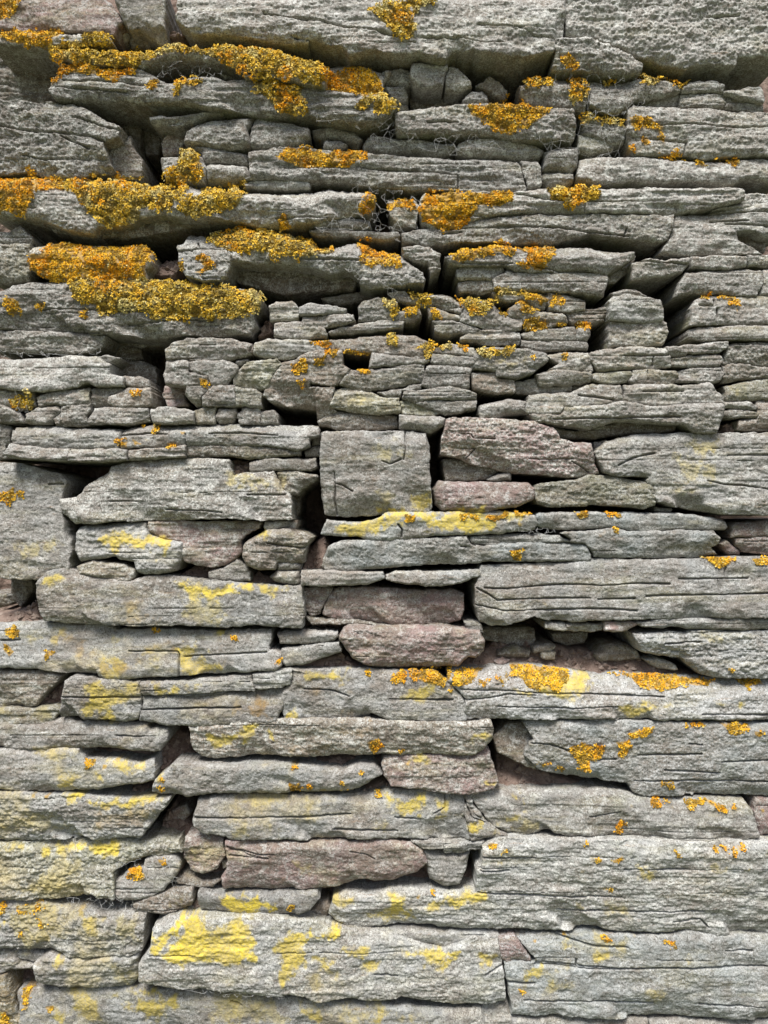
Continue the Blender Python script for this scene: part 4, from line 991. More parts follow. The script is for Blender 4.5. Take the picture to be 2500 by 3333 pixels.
def stone_mat(name, crust, pale, bump, fleck):
    t = NT(name); tc = t.n.new('ShaderNodeTexCoord'); oi = t.n.new('ShaderNodeObjectInfo')
    va = t.n.new('ShaderNodeVectorMath'); va.operation = 'ADD'
    sc = t.n.new('ShaderNodeVectorMath'); sc.operation = 'SCALE'; sc.inputs[3].default_value = 7.0
    cb = t.n.new('ShaderNodeCombineXYZ')
    for i in range(3): t.l.new(oi.outputs['Random'], cb.inputs[i])
    t.l.new(cb.outputs[0], sc.inputs[0]); t.l.new(tc.outputs['Object'], va.inputs[0]); t.l.new(sc.outputs[0], va.inputs[1])
    vec = va.outputs[0]
    mp = t.n.new('ShaderNodeMapping'); mp.inputs['Scale'].default_value = (0.35, 1, 2.2); t.l.new(vec, mp.inputs['Vector']); sv = mp.outputs[0]
    base = oi.outputs['Color']
    big = t.tex('ShaderNodeTexNoise', vec, 22, 5, 0.6)
    streak = t.tex('ShaderNodeTexNoise', sv, 60, 5, 0.65)
    fine = t.tex('ShaderNodeTexNoise', vec, 360, 4, 0.78)
    vfine = t.tex('ShaderNodeTexNoise', vec, 800, 3, 0.8)
    c = t.mix(t.ramp(big, (0.35, 0.68, 0, 0.7)), base, (0.165, 0.14, 0.11))           # weathered brown areas
    v1 = t.tex('ShaderNodeTexNoise', vec, 9, 5, 0.65); v2 = t.tex('ShaderNodeTexNoise', sv, 17, 5, 0.7)
    c = t.mix(t.ramp(v1, (0.44, 0.64, 0, 0.38)), c, (0.235, 0.18, 0.135))
    c = t.mix(t.ramp(v2, (0.50, 0.66, 0, 0.45)), c, (0.27, 0.245, 0.14))
    c = t.mix(t.ramp(t.tex('ShaderNodeTexNoise', sv, 48, 6, 0.75), (0.60, 0.70, 0, 0.5)), c, (0.24, 0.135, 0.06))    # iron stains
    c = t.mix(t.ramp(streak, (0.5, 0.72, 0, 0.4)), c, (0.36, 0.35, 0.33))
    mid = t.tex('ShaderNodeTexNoise', vec, 70, 5, 0.7)
    cr = t.math('MULTIPLY', t.ramp(mid, (0.50 - crust * 0.22, 0.66, 0, 1)), t.ramp(fine, (0.44, 0.60, 0, 1)))
    c = t.mix(t.math('MULTIPLY', cr, min(1, 0.45 + crust * 0.5)), c, pale)             # crustose lichen speckle
    big2 = t.tex('ShaderNodeTexNoise', sv, 34, 6, 0.75)
    wh = t.math('MULTIPLY', t.ramp(big2, (0.60, 0.72, 0, 1)), t.ramp(vfine, (0.42, 0.58, 0, 1)))
    c = t.mix(t.math('MULTIPLY', wh, fleck), c, (0.64, 0.65, 0.64))                    # white flecks
    spk = t.tex('ShaderNodeTexNoise', vec, 78, 8, 0.78)
    reg = t.tex('ShaderNodeTexNoise', vec, 30, 4, 0.65)
    sp1 = t.math('MULTIPLY', t.ramp(spk, (0.515, 0.575, 0, 1)), t.ramp(reg, (0.38, 0.62, 0.15, 1)))
    c = t.mix(t.math('MULTIPLY', sp1, 0.30 + 0.38 * crust), c, tuple(min(0.7, x * 1.04) for x in pale))      # crisp thalli of crust lichen
    spd = t.ramp(t.tex('ShaderNodeTexNoise', vec, 96, 8, 0.8), (0.55, 0.62, 0, 0.45 + 0.15 * crust))
    c = t.mix(spd, c, (0.085, 0.078, 0.062))
    gr = t.tex('ShaderNodeTexNoise', vec, 14, 4, 0.6)
    c = t.mix(t.math('MULTIPLY', t.ramp(gr, (0.58, 0.78, 0, 0.4)), t.ramp(fine, (0.40, 0.6, 0.3, 1))), c, (0.25, 0.25, 0.11))
    dk = t.ramp(t.tex('ShaderNodeTexNoise', vec, 430, 2, 0.6), (0.56, 0.68, 0, 0.75))
    c = t.mix(dk, c, (0.055, 0.05, 0.04))                                              # dark pits and grains
    g1 = t.n.new('ShaderNodeCombineColor'); gv = t.ramp(vfine, (0.36, 0.64, 0.78, 1.18))
    for i in range(3): t.l.new(gv, g1.inputs[i])
    c = t.mix(1.0, c, g1.outputs[0], 'MULTIPLY')                                       # mineral grain
    at = t.n.new('ShaderNodeAttribute'); at.attribute_name = 'stain'
    nz = t.math('ADD', t.math('MULTIPLY', mid, 0.45), t.math('MULTIPLY', spk, 0.55))
    sf = t.math('MULTIPLY', t.ramp(t.math('ADD', at.outputs['Alpha'], t.math('MULTIPLY', t.math('SUBTRACT', nz, 0.5), 2.2)), (0.10, 1.15, 0, 1)), t.math('MULTIPLY', t.ramp(at.outputs['Alpha'], (0, 0.9, 0.25, 1.0)), t.ramp(fine, (0.32, 0.56, 0.45, 1))))
    c = t.mix(sf, c, at.outputs['Color'])
    t.l.new(c, t.b.inputs['Base Color']); t.b.inputs['Roughness'].default_value = 0.92
    t.b.inputs['Specular IOR Level'].default_value = 0.25
    vo = t.tex('ShaderNodeTexVoronoi', vec, 420)
    hgt = t.math('ADD', t.math('ADD', t.math('MULTIPLY', fine, 0.9), t.math('MULTIPLY', vfine, 0.6)), t.math('MULTIPLY', vo, 0.35))
    hgt = t.math('ADD', hgt, t.math('MULTIPLY', streak, 0.25)); hgt = t.math('ADD', hgt, t.math('MULTIPLY', spk, 1.1))
    b = t.n.new('ShaderNodeBump'); t.l.new(t.ramp(oi.outputs['Random'], (0, 1, 0.35 * bump, 1.0 * bump)), b.inputs['Strength']); b.inputs['Distance'].default_value = 0.0022
    t.l.new(hgt, b.inputs['Height']); t.l.new(b.outputs[0], t.b.inputs['Normal'])
    return t.m
MAT_CRUST = stone_mat('crusted_stone', 0.95, (0.58, 0.585, 0.545), 1.0, 1.0)
MAT_MID = stone_mat('weathered_stone', 0.65, (0.55, 0.555, 0.52), 0.95, 0.9)
MAT_SMOOTH = stone_mat('smooth_stone', 0.5, (0.57, 0.57, 0.54), 0.9, 1.0)
MAT_FLECK = stone_mat('white_flecked_stone', 0.8, (0.55, 0.56, 0.55), 1.0, 1.6)

def lichen_mat():
    t = NT('leafy_lichen'); at = t.n.new('ShaderNodeAttribute'); at.attribute_name = 'tint'
    t.l.new(at.outputs['Color'], t.b.inputs['Base Color']); t.b.inputs['Roughness'].default_value = 0.85
    t.b.inputs['Specular IOR Level'].default_value = 0.2
    return t.m
MAT_LICHEN = lichen_mat()
def earth_mat():
    t = NT('dry_earth'); tc = t.n.new('ShaderNodeTexCoord'); vec = tc.outputs['Object']
    a = t.tex('ShaderNodeTexNoise', vec, 40, 5, 0.7); f = t.tex('ShaderNodeTexNoise', vec, 300, 4, 0.7)
    c = t.mix(t.ramp(a, (0.35, 0.65, 0, 1)), (0.15, 0.10, 0.078), (0.28, 0.205, 0.165))
    c = t.mix(t.ramp(f, (0.5, 0.7, 0, 0.6)), c, (0.34, 0.27, 0.22))
    t.l.new(c, t.b.inputs['Base Color']); t.b.inputs['Roughness'].default_value = 1
    b = t.n.new('ShaderNodeBump'); b.inputs['Strength'].default_value = 1; b.inputs['Distance'].default_value = 0.003
    t.l.new(f, b.inputs['Height']); t.l.new(b.outputs[0], t.b.inputs['Normal'])
    return t.m
MAT_EARTH = earth_mat()
def plain(name, c1, c2, sc, rough=0.9):
    t = NT(name); tc = t.n.new('ShaderNodeTexCoord')
    a = t.tex('ShaderNodeTexNoise', tc.outputs['Object'], sc, 5, 0.7)
    t.l.new(t.mix(t.ramp(a, (0.35, 0.65, 0, 1)), c1, c2), t.b.inputs['Base Color']); t.b.inputs['Roughness'].default_value = rough
    return t.m
MAT_WEB = plain('dusty_cobweb', (0.5, 0.5, 0.48), (0.62, 0.62, 0.6), 90)
MAT_GRASS = plain('meadow_grass', (0.07, 0.085, 0.035), (0.12, 0.125, 0.06), 30)

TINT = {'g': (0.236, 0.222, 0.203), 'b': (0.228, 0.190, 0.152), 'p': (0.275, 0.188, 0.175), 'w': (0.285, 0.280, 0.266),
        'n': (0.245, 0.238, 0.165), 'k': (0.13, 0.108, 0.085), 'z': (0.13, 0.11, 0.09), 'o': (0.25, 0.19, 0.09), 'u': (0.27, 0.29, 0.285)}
STAIN = {'S': (0.54, 0.42, 0.07, 0.85), 's': (0.45, 0.37, 0.13, 0.65), 'T': (0.66, 0.51, 0.05, 0.9), 'R': (0.29, 0.18, 0.06, 0.6),
         'X': (0.42, 0.24, 0.03, 0.9), 'Y': (0.30, 0.23, 0.06, 0.9), 'x': (0.42, 0.28, 0.05, 0.5)}

# ------------------------------------------------------------------ traced data -> geometry
STONE_ROWS = [r.split('|') for r in STONES.strip().split('\n')]
CRACK_ROWS = [parse(r) for r in CRACKS.strip().split('\n')]
LICH = []
for r in LICHENS.strip().split('\n'):
    P = parse(r[2:]); LICH.append((r[0], P, P.min(0), P.max(0)))
G = 2.5                                             # grid step in traced pixels
rng = np.random.default_rng(7)

def leaves(U, V, Y, NX, NZ, kind, x0, z0, kx, seed):
    """small curled lobes: U,V traced pixels, Y surface depth. returns verts, faces, tint"""
    n = len(U)
    xm, zm = U * S, V * S
    lump = fbm(xm * 120, zm * 120, 901, 2, 0.6); big = fbm(xm * 38, zm * 38, 911, 2)
    tone = fbm(xm * 30, zm * 30, 921, 3) + 0.35 * lump
    thick = {'X': 0.0020, 'Y': 0.0050, 'x': 0.0014}[kind]
    hgt = thick * np.clip(0.50 + 1.2 * lump + 0.5 * big, 0.02, 1.6) + rng.random(n) * 0.0006
    size = rng.uniform(0.0010, 0.0019, n) * (1.15 if kind == 'Y' else 1.0)
    th = rng.uniform(0, 2 * np.pi, n); tilt = rng.uniform(0.0, 0.7, n)
    # local frame: normal (NX,-1,NZ), tangent along theta
    nrm = np.stack([NX, -np.ones(n), NZ], 1); nrm /= np.linalg.norm(nrm, axis=1)[:, None]
    a = np.stack([np.cos(th), np.zeros(n), np.sin(th)], 1); a -= (a * nrm).sum(1)[:, None] * nrm
    a /= np.linalg.norm(a, axis=1)[:, None]; b = np.cross(nrm, a)
    dirr = a * np.cos(tilt)[:, None] + nrm * np.sin(tilt)[:, None]
    up = nrm * np.cos(tilt)[:, None] - a * np.sin(tilt)[:, None]
    c = np.stack([x0 + U * S * kx, Y, z0 - V * S * kx], 1) + nrm * hgt[:, None]
    sz = size[:, None]
    rows = []
    for s_, wd, cu in ((-0.5, 0.45, 0.0), (0.35, 1.0, 0.10), (1.0, 0.7, 0.42)):
        p = c + dirr * sz * s_ + up * sz * cu
        rows.append(p - b * sz * wd * 0.6 + up * sz * 0.15); rows.append(p + b * sz * wd * 0.6 + up * sz * 0.15)
    Vv = np.stack(rows, 1).reshape(-1, 3)
    k = np.arange(n)[:, None] * 6
    F = np.concatenate([k + np.array([[0, 1, 3, 2]]), k + np.array([[2, 3, 5, 4]])], 0)
    pal = {'orange': (0.74, 0.34, 0.015), 'gold': (0.74, 0.44, 0.03), 'yel': (0.70, 0.47, 0.055), 'olive': (0.42, 0.32, 0.08), 'pale': (0.60, 0.54, 0.26), 'dark': (0.10, 0.065, 0.03)}
    A = {k_: np.array(v_) for k_, v_ in pal.items()}
    r = rng.random(n)[:, None]; tn = tone[:, None] + 0.12 * (r - 0.5); lp = lump[:, None]
    patch = fbm(xm * 55 + 9, zm * 55, 931, 3)[:, None]
    if kind == 'Y':
        m1 = sstep(-.05, .55, tn); col = A['yel'] * (1 - m1) + A['gold'] * m1
        m2 = sstep(0.10, 0.5, patch) * 0.75; col = col * (1 - m2) + A['pale'] * m2
        m3 = sstep(-0.12, -0.5, patch) * 0.7; col = col * (1 - m3) + A['olive'] * m3
        m4 = sstep(0.35, 0.7, tn) * 0.8; col = col * (1 - m4) + A['orange'] * m4
    else:
        m1 = sstep(-.15, .6, tn); col = A['gold'] * (1 - m1) + A['orange'] * m1
        m2 = sstep(0.30, 0.6, patch) * 0.6; col = col * (1 - m2) + A['yel'] * m2
        m3 = sstep(-0.35, -0.65, patch) * 0.5; col = col * (1 - m3) + A['olive'] * m3
    col = np.where(r < 0.07, A['pale'], col); col = np.where(r > 0.95, A['olive'], col)
    low = sstep(0.1, -0.35, lump)[:, None] * 0.6
    col = col * (1 - low) + A['dark'] * low
    col = col * rng.uniform(0.92, 1.07, (n, 1))
    col = np.repeat(col[:, None, :], 6, 1).reshape(-1, 3)
    return Vv, F, np.concatenate([col, np.ones((len(col), 1))], 1)

def kind_name(lab):
    for w_, nm in (('pebble', 'pebble'), ('chip', 'stone_chip'), ('flake', 'stone_flake'), ('sliver', 'stone_sliver'), ('slab', 'stone_slab'), ('rubble', 'rubble_stone'),
                   ('plate', 'stone_plate'), ('ledge', 'ledge_stone'), ('block', 'stone_block'), ('wedge', 'stone_wedge')):
        if w_ in lab.split(' ')[:7]: return nm
    return 'wall_stone'
CAT = {'pebble': 'pebble', 'stone_slab': 'stone slab', 'stone_block': 'stone block', 'stone_chip': 'stone chip'}

def make_stone(idx, row):
    tint, d, flags, coords, lab = row
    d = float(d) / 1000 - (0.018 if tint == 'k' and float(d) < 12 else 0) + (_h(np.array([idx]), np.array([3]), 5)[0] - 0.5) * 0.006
    P = parse(coords); seed = idx * 13 + 5
    lo = P.min(0) - 6; hi = P.max(0) + 6
    us = np.arange(lo[0], hi[0] + G, G); vs = np.arange(lo[1], hi[1] + G, G)
    u, v = np.meshgrid(us, vs)
    xm = u * S; zm = -v * S
    r_ = 'r' in flags
    # ragged outline
    jag = 5.0 if not r_ else 3.5
    wu = jag * fbm(xm * 60, zm * 90, seed + 1, 3); wv = jag * 0.8 * fbm(xm * 75, zm * 60, seed + 2, 4, 0.6)
    wu += 5 * (np.abs(fbm(xm * 42, zm * 42, seed + 41, 3)) - 0.2); wv += 5 * (np.abs(fbm(xm * 34, zm * 50, seed + 42, 3)) - 0.2)
    sd = sdf(u + wu, v + wv, P) + 2.4
    size = min(hi[0] - lo[0], hi[1] - lo[1])
    # depth relief
    A1 = 0.0060 if r_ else (0.0034 if 's' in flags else 0.0050)
    rel = A1 * fbm(xm * 14, zm * 22, seed + 3, 3)
    rid = 1 - np.abs(fbm(xm * 11, zm * 30, seed + 4, 3)) * 2
    rel += (0.0016 if not r_ else 0.0012) * rid
    fc1 = fbm(xm * 20 + 3, zm * 24, seed + 31, 2); rel += 0.0026 * np.abs(fc1) * (1.3 if r_ else 1.0)
    aniso = fbm(xm * 26, zm * 190, seed + 5, 4, 0.6)
    rel += aniso * (0.0017 if 'l' in flags else 0.0010 if 's' not in flags else 0.0006)
    # bedding layers: each keeps its own set-back along the stone; some joints open as fine cracks
    lf = 1 / (0.0065 if 'l' in flags else 0.010 if 's' not in flags else 0.013)
    tt = (zm + 0.0045 * fbm(xm * 3, zm * 3, seed + 6, 2) + 0.0007 * fbm(xm * 60, zm * 60, seed + 7, 2)) * lf
    Lk = np.floor(tt); fr = tt - Lk
    off = vn(xm * 16 + Lk * 37.7, Lk * 5.0, seed + 8)
    off = sstep(0.30, 0.55, off) * 0.6 + off * 0.4
    off2 = vn(xm * 16 + (Lk + 1) * 37.7, (Lk + 1) * 5.0, seed + 8); off2 = sstep(0.30, 0.55, off2) * 0.6 + off2 * 0.4
    bl = sstep(0.78, 1.0, fr); offb = off * (1 - bl) + off2 * bl
    rel += offb * (0.0034 if 'l' in flags else 0.0018 if 's' not in flags else 0.0007)
    opn = vn(xm * 9 + Lk * 11.3, Lk * 3.0, seed + 9)
    edge = np.minimum(fr, 1 - fr) / lf
    hs = _h(Lk, Lk * 0 + 1, seed + 10)
    crk = sstep(0.50, 0.62, opn) * (hs > (0.5 if 'l' in flags else 0.75 if 's' not in flags else 0.88)) * np.exp(-((fr) / lf / 0.0008) ** 2)
    rel -= 0.0036 * crk
    # crust and grain
    cr = 1.35 if 'w' in flags else 1.0
    if 's' in flags: cr = 0.8
    cr *= 0.6 + 0.8 * _h(np.array([idx]), np.array([30]), 3)[0]
    rel += cr * (0.0014 * fbm(xm * 80, zm * 150, seed + 11, 3, 0.7) + 0.0011 * fbm(xm * 260, zm * 280, seed + 12, 2))
    # the face leans a little, and flakes have spalled off along the lower and upper arris
    rel += ((zm - zm.mean()) * (_h(np.array([idx]), np.array([21]), 7)[0] - 0.5) * 0.30 + (xm - xm.mean()) * (_h(np.array([idx]), np.array([22]), 7)[0] - 0.5) * 0.06)
    # pits
    pt = fbm(xm * 48, zm * 75, seed + 13, 3); rel -= 0.0012 * sstep(0.42, 0.66, pt)
    # traced cracks
    for C in CRACK_ROWS:
        if C[:, 0].max() < lo[0] or C[:, 0].min() > hi[0] or C[:, 1].max() < lo[1] or C[:, 1].min() > hi[1]: continue
        dc = dline(u + 0.35 * wu, v + 0.35 * wv, C) * S
        ww = 0.0010 * (0.45 + 1.1 * vn(xm * 22, zm * 22, seed + 14))
        rel -= 0.0085 * np.exp(-(dc / ww) ** 2)
    if size < 60: rel *= 0.7
    # rounded or chipped edges
    R = (0.008 if r_ else 0.0016) * (0.5 + 1.1 * vn(xm * 28, zm * 28, seed + 15)); R = np.minimum(R, size * S * 0.45)
    sm = np.maximum(sd, 0) * S
    q = np.clip(1 - sm / R, 0, 1); fall = R * (1 - np.sqrt(np.maximum(1 - q * q, 0))) * (1.0 if r_ else 0.85)
    q2 = np.clip(1 - sm / 0.022, 0, 1); fall += (0.004 if r_ else 0.0010) * q2 * q2
    # top shoulder (weathered back) and under shoulder
    ins = sd > 0; cols_ok = ins.any(0)
    top = np.where(cols_ok, vs[np.argmax(ins, 0)], 0); bot = np.where(cols_ok, vs[len(vs) - 1 - np.argmax(ins[::-1], 0)], 0)
    hh = np.maximum(bot - top, 20)
    tw = (0.45 if 't' in flags else 0.14) * (0.7 + 0.6 * vn(us * S * 18, us * 0, seed + 16))
    td = (0.026 if 't' in flags else 0.0038); td = min(td, size * S * 0.35)
    qt = np.clip(1 - (v - top) / (hh * tw), 0, 1); fall += td * qt ** 1.5
    qb = np.clip(1 - (bot - v) / (hh * 0.12), 0, 1); fall += min(0.0022, size * S * 0.1) * qb ** 1.6
    hb = np.minimum(hh, 150) * (0.20 + 0.55 * vn(us * S * 22, us * 0, seed + 17))
    wq = 0.35 * fbm(xm * 45, zm * 45, seed + 33, 2)
    sp = sstep(0.42, 0.80, vn(xm * 17 + zm * 22 + wq, zm * 6, seed + 18)) * np.clip(1 - (bot - v) / hb, 0, 1) * hb * S
    fall += sp * (0.34 if not r_ else 0.2)
    ht = np.minimum(hh, 120) * (0.12 + 0.4 * vn(us * S * 20, us * 0, seed + 19))
    fall += sstep(0.45, 0.85, vn(xm * 15 - zm * 20 + wq, zm * 6, seed + 23)) * np.clip(1 - (v - top) / ht, 0, 1) * ht * S * 0.35
    y = -d - rel + fall
    # stain
    stain = np.zeros(u.shape + (4,)); lich_jobs = []
    for kd, LP, llo, lhi in LICH:
        if lhi[0] < lo[0] or llo[0] > hi[0] or lhi[1] < lo[1] or llo[1] > hi[1]: continue
        nz = fbm(xm * 70, zm * 70, 71, 4, 0.65); ld = sdf(u, v, LP)
        soft = {'S': 26, 's': 34, 'T': 20, 'R': 30}.get(kd, 6)
        if kd in 'SsTR': ld = sdf(u + 34 * fbm(xm * 26, zm * 26, 72, 3), v + 24 * fbm(xm * 26 + 5, zm * 26, 73, 3), LP) + 6
        m = sstep(-soft * 0.5, soft * 0.9, ld + nz * soft * 1.3)
        sc = STAIN[kd]; al = m * sc[3]
        stain[..., :3] = stain[..., :3] * (1 - al[..., None]) + np.array(sc[:3]) * al[..., None]
        stain[..., 3] = 1 - (1 - stain[..., 3]) * (1 - al)
        if kd in 'XYx': lich_jobs.append((kd, LP, llo, lhi))
    # thin powdery film spread over the lower courses, strongest at the left
    film = sstep(1500, 2300, v) * (0.35 + 0.65 * sstep(1900, 500, u)) * sstep(-0.10, 0.45, fbm(xm * 9, zm * 13, 74, 4, 0.6)) * 0.62
    fc = np.array((0.45, 0.36, 0.14))
    stain[..., :3] = stain[..., :3] * (1 - film[..., None]) + fc * film[..., None] * (1 - 0 * stain[..., 3:])
    stain[..., 3] = 1 - (1 - stain[..., 3]) * (1 - film)
    nzm = stain[..., 3] > 1e-3
    stain[nzm, :3] /= stain[nzm, 3][:, None]
    # keep cells touching the stone, pull outside corners onto the outline
    dvert = sd
    gy, gx = np.gradient(dvert, G); gl = np.sqrt(gx * gx + gy * gy) + 1e-6
    keepv = sd > -G * 0.75
    cell = keepv[:-1, :-1] & keepv[1:, :-1] & keepv[:-1, 1:] & keepv[1:, 1:]
    cell &= (ins[:-1, :-1] | ins[1:, :-1] | ins[:-1, 1:] | ins[1:, 1:])
    if cell.sum() < 6: return None
    outm = sd < 0
    uu = u - np.where(outm, sd * gx / gl / np.maximum(gl, 0.6), 0); vv = v - np.where(outm, sd * gy / gl / np.maximum(gl, 0.6), 0)
    kx = (D - d) / D
    x0 = -1250 * S * kx; z0 = ZC + (H_PX / 2) * S * kx
    X = x0 + uu * S * kx; Z = z0 - vv * S * kx
    idm = np.full(u.shape, -1, np.int64)
    ii, jj = np.nonzero(cell); used = np.zeros(u.shape, bool)
    for a, b in ((0, 0), (0, 1), (1, 0), (1, 1)): used[ii + a, jj + b] = True
    n = used.sum(); idm[used] = np.arange(n)
    V = np.stack([X[used], y[used], Z[used]], 1)
    F = np.stack([idm[ii, jj], idm[ii + 1, jj], idm[ii + 1, jj + 1], idm[ii, jj + 1]], 1)   # faces -Y
    # side walls back into the wall
    E1 = np.concatenate([F[:, [0, 1]], F[:, [1, 2]], F[:, [2, 3]], F[:, [3, 0]]], 0)
    key = E1.min(1) * (n + 1) + E1.max(1); _, inv, cnt = np.unique(key, return_inverse=True, return_counts=True)
    BE = E1[cnt[inv] == 1]; bv = np.unique(BE); mp_ = np.full(n, -1, np.int64); mp_[bv] = np.arange(len(bv))
    Vs = [V]; base = n; prev = bv.copy(); Fs = [F]; prevmap = lambda a: a
    yb = max(0.13, -d + 0.10); cen = V.mean(0)
    stn = stain[used]; Ss = [stn]
    fr_y = V[bv, 1]
    prev_idx = bv
    for k, t in enumerate((0.03, 0.09, 0.2, 0.45, 1.0)):
        L = V[bv].copy(); L[:, 1] = fr_y * (1 - t) + yb * t
        jn = 0.0012 * fbm(L[:, 0] * 60 + k * 5, L[:, 2] * 60 + L[:, 1] * 60, seed + 20, 3) if k < 5 else 0
        dxz = L[:, [0, 2]] - cen[[0, 2]]; ln = np.linalg.norm(dxz, axis=1)[:, None] + 1e-6
        L[:, [0, 2]] += dxz / ln * (np.asarray(jn)[:, None] - 0.0008 * t)
        Vs.append(L); idx_new = base + np.arange(len(bv))
        full = np.full(n, -1, np.int64); full[bv] = idx_new; fullp = np.full(n, -1, np.int64); fullp[bv] = prev_idx
        a, b = BE[:, 0], BE[:, 1]
        Fs.append(np.stack([fullp[b], fullp[a], full[a], full[b]], 1))
        prev_idx = idx_new; base += len(bv)
        s2 = stn[bv].copy(); s2[:, 3] *= max(0, 1 - t * 3)
        if cen[2] > ZC - 0.15:                       # algae on the damp undersides of the upper stones
            und = sstep(0.0, 0.5, -dxz[:, 1] / (np.abs(dxz[:, 1]).max() + 1e-6)) * (fbm(L[:, 0] * 14, L[:, 2] * 14, 61, 2) * 0.8 + 0.45)
            und = np.clip(und, 0, 0.6) * (s2[:, 3] < 0.3)
            s2[:, :3] = np.where(und[:, None] > 0.02, np.array((0.15, 0.16, 0.055)), s2[:, :3]); s2[:, 3] = np.maximum(s2[:, 3], und)
        Ss.append(s2)
    V = np.concatenate(Vs); F = np.concatenate(Fs); ST = np.concatenate(Ss)
    loc = (float(cen[0]), float(-d), float(V[:, 2].min()))
    mat = MAT_CRUST if 'w' in flags else (MAT_SMOOTH if 's' in flags or 'r' in flags else MAT_MID)
    if P[:, 1].mean() < 1000 and 's' not in flags and tint != 'k': mat = MAT_CRUST
    if 'f' in flags: mat = MAT_FLECK
    nm = kind_name(lab)
    o = mesh_np(nm, V, F, mat, loc, True, {'stain': ST})
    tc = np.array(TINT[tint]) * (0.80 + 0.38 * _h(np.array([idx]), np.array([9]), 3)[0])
    if P[:, 1].mean() > 1600 and tint in 'gw': tc = tc * np.array((1.02, 1.05, 1.07))
    o.color = (*tc, 1)
    o['kind'] = 'thing'; o['label'] = lab; o['category'] = CAT.get(nm, 'stone'); o['group'] = 'stones stacked in the dry stone wall'
    # lichen growing on this stone
    gyy, gyx = np.gradient(y, G * S)
    for kd, LP, llo, lhi in lich_jobs:
        a0 = np.maximum(llo - 12, lo); a1 = np.minimum(lhi + 12, hi); area = np.prod(np.maximum(a1 - a0, 0)) * S * S
        dens = {'X': 9e5, 'Y': 9e5, 'x': 5.5e5}[kd]
        nn = int(area * dens)
        if nn < 3: continue
        pu = rng.uniform(a0[0], a1[0], nn); pv = rng.uniform(a0[1], a1[1], nn)
        jn = fbm(pu * S * 85, pv * S * 85, 77, 3, 0.6)
        ldp = sdf(pu, pv, LP) + jn * 16
        if kd == 'x': ldp = np.minimum(ldp, (fbm(pu * S * 150, pv * S * 150, 79, 2) - 0.02) * 30)
        elif kd == 'X': ldp = np.minimum(ldp, (fbm(pu * S * 110, pv * S * 110, 80, 2) + 0.42) * 30)
        ok = ldp > 0
        fi = (pv - vs[0]) / G; fj = (pu - us[0]) / G
        i0 = np.clip(np.floor(fi).astype(int), 0, len(vs) - 2); j0 = np.clip(np.floor(fj).astype(int), 0, len(us) - 2)
        ok &= sd[i0, j0] > -2.5
        if ok.sum() < 25: continue
        pu, pv, i0, j0 = pu[ok], pv[ok], i0[ok], j0[ok]; fi = fi[ok] - i0; fj = fj[ok] - j0
        yy = (y[i0, j0] * (1 - fj) + y[i0, j0 + 1] * fj) * (1 - fi) + (y[i0 + 1, j0] * (1 - fj) + y[i0 + 1, j0 + 1] * fj) * fi
        NX = np.clip(gyx[i0, j0], -1.2, 1.2); NZ = np.clip(-gyy[i0, j0], -1.2, 1.2)
        a, b, c = leaves(pu, pv, yy, NX, NZ, kd, x0, z0, kx, seed)
        lo_ = mesh_np('lichen_patch', a, b, MAT_LICHEN, loc, False, {'tint': c})
        lo_.parent = o; lo_.location = (0, 0, 0)
    return o

for i_, row_ in enumerate(STONE_ROWS):
    make_stone(i_, row_)

# ------------------------------------------------------------------ earth and core behind the stones
us = np.arange(-260, W_PX + 260, 4.0); vs = np.arange(-500, H_PX + 330, 4.0); u, v = np.meshgrid(us, vs)
xm = u * S; zm = -v * S
ey = 0.150 + 0.012 * fbm(xm * 12, zm * 12, 301, 3)
for r in EARTH.strip().split('\n'):
    dd, tx = r.split('|'); P = parse(tx); lo = P.min(0) - 30; hi = P.max(0) + 30
    j0, j1 = np.searchsorted(us, (lo[0], hi[0])); i0, i1 = np.searchsorted(vs, (lo[1], hi[1]))
    su, sv = u[i0:i1, j0:j1], v[i0:i1, j0:j1]
    m = sstep(-18, 2, sdf(su, sv, P) + 5 * fbm(su * S * 60, sv * S * 60, 302, 3))
    hp = max(P[:, 1].max() - P[:, 1].min(), 1)
    tgt = -float(dd) / 1000 - 0.016 + min(0.05, hp * S * 0.9) * np.clip((P[:, 1].max() - sv) / hp, 0, 1)
    ey[i0:i1, j0:j1] = ey[i0:i1, j0:j1] * (1 - m) + np.minimum(ey[i0:i1, j0:j1], tgt) * m
ey -= 0.007 * fbm(xm * 34, zm * 34, 303, 4, 0.6) + 0.0022 * fbm(xm * 130, zm * 130, 304, 3)
kx = (D + ey * 0 + 0.0) / D
V = np.stack([(-1250 * S + u * S).ravel(), ey.ravel(), (ZC + H_PX / 2 * S - v * S).ravel()], 1)
h_, w_ = u.shape; I = np.arange(h_ * w_).reshape(h_, w_)
F = np.stack([I[:-1, :-1].ravel(), I[1:, :-1].ravel(), I[1:, 1:].ravel(), I[:-1, 1:].ravel()], 1)
e = mesh_np('earth_fill', V, F, MAT_EARTH)
e['kind'] = 'stuff'; e['label'] = 'dry pinkish brown earth packed between and behind the stones'; e['category'] = 'earth'

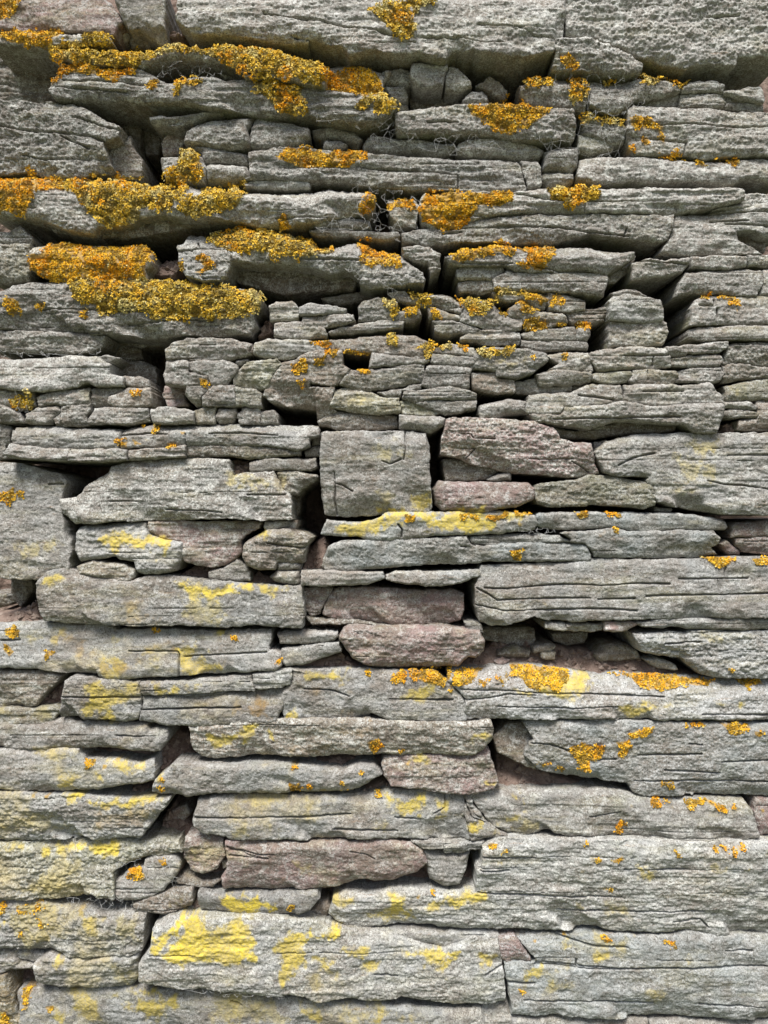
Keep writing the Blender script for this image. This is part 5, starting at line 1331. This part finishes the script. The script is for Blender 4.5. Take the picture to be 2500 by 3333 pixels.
# loose crumbs lying on the earth pockets
def crumbs():
    VV, FF = [], []; nb = 0; rr = np.random.default_rng(3)
    oc = np.array([(1, 0, 0), (-1, 0, 0), (0, 1, 0), (0, -1, 0), (0, 0, 1), (0, 0, -1)], float)
    fc = [(0, 2, 4), (2, 1, 4), (1, 3, 4), (3, 0, 4), (2, 0, 5), (1, 2, 5), (3, 1, 5), (0, 3, 5)]
    for r in EARTH.strip().split('\n'):
        dd, tx = r.split('|'); P = parse(tx); lo = P.min(0); hi = P.max(0)
        n = int(np.prod(hi - lo) * S * S * 7e4)
        pu = rr.uniform(lo[0], hi[0], n); pv = rr.uniform(lo[1], hi[1], n); ok = sdf(pu, pv, P) > 1; pu, pv = pu[ok], pv[ok]
        for a, b in zip(pu, pv):
            i = int((b - vs[0]) / 4); j = int((a - us[0]) / 4)
            if not (0 <= i < h_ and 0 <= j < w_): continue
            s = 0.0008 + 0.0065 * rr.random() ** 5
            q = oc * s * rr.uniform(0.6, 1.25, (6, 3)) + rr.uniform(-.3, .3, (6, 3)) * s
            VV.append(q + np.array([-1250 * S + a * S, ey[i, j] - s * 0.3, ZC + H_PX / 2 * S - b * S])); FF.append(np.array(fc) + nb); nb += 6
    o = mesh_np('earth_crumbs', np.concatenate(VV), np.concatenate(FF), MAT_CRUMB, (0, 0, 0), False)
    o['kind'] = 'stuff'; o['label'] = 'loose crumbs of earth and stone lying in the hollows'; o['category'] = 'crumbs'
MAT_CRUMB = plain('earth_crumb', (0.16, 0.105, 0.08), (0.30, 0.24, 0.20), 120)
crumbs()

# ------------------------------------------------------------------ cobwebs: real strands strung across the hollows
def web(region, depth, n, label, seed):
    P = parse(region); rr = np.random.default_rng(seed); lo = P.min(0); hi = P.max(0)
    pts = []
    while len(pts) < n:
        q = rr.uniform(lo, hi)
        if sdf(np.array([q[0]]), np.array([q[1]]), P)[0] > 0: pts.append(q)
    pts = np.array(pts); y = -depth / 1000 + rr.normal(0, 0.004, n)
    kx = (D + y) / D
    W = np.stack([(pts[:, 0] - 1250) * S * kx, y, ZC + (H_PX / 2 - pts[:, 1]) * S * kx], 1)
    VV, FF = [], []; nb = 0; done = set()
    for i in range(n):
        dd = np.linalg.norm(pts - pts[i], axis=1); nn = list(np.argsort(dd)[1:4])
        if rr.random() < 0.06: nn.append(int(np.argsort(dd)[min(n - 1, 14)]))
        for j in nn:
            k = (min(i, j), max(i, j))
            if k in done or rr.random() < 0.12: continue
            done.add(k); a, b = W[i], W[j]; m = 4; r = rr.uniform(0.00007, 0.00015)
            sag = rr.normal(0, 0.045, 3) * np.linalg.norm(b - a)
            for s_ in range(m + 1):
                t = s_ / m; p = a * (1 - t) + b * t + sag * 4 * t * (1 - t) * 0.5
                dv = (b - a) / (np.linalg.norm(b - a) + 1e-9); s1 = np.cross(dv, (0, 1, 0.01)); s1 /= np.linalg.norm(s1) + 1e-9; s2 = np.cross(dv, s1)
                for aa in (0, 2.094, 4.189): VV.append(p + (s1 * math.cos(aa) + s2 * math.sin(aa)) * r)
            for s_ in range(m):
                for c in range(3):
                    FF.append((nb + s_ * 3 + c, nb + s_ * 3 + (c + 1) % 3, nb + s_ * 3 + 3 + (c + 1) % 3, nb + s_ * 3 + 3 + c))
            nb += (m + 1) * 3
    o = mesh_np('cobweb', np.array(VV), np.array(FF), MAT_WEB, tuple(W.mean(0)), True)
    o['label'] = label; o['category'] = 'cobweb'; o['group'] = 'cobwebs strung over the joints'
for k_, r in enumerate(WEBS.strip().split('\n')):
    dp, n_, lab, reg = r.split('|'); web(reg, float(dp), int(n_), lab, 50 + k_)

# ------------------------------------------------------------------ ground in front
gx = np.linspace(-60, 60, 61); gyy = np.concatenate([np.linspace(-60, -3, 30), np.linspace(-2.8, 0.12, 20)]); a, b = np.meshgrid(gx, gyy)
z = 0.03 * fbm(a * 0.8, b * 0.8, 401, 3)
V = np.stack([a.ravel(), b.ravel(), z.ravel()], 1); h_, w_ = a.shape; I = np.arange(h_ * w_).reshape(h_, w_)
F = np.stack([I[:-1, :-1].ravel(), I[:-1, 1:].ravel(), I[1:, 1:].ravel(), I[1:, :-1].ravel()], 1)
g = mesh_np('ground', V, F, MAT_GRASS); g['kind'] = 'structure'
print('objects', len(bpy.data.objects), 'verts', sum(len(m.vertices) for m in bpy.data.meshes))
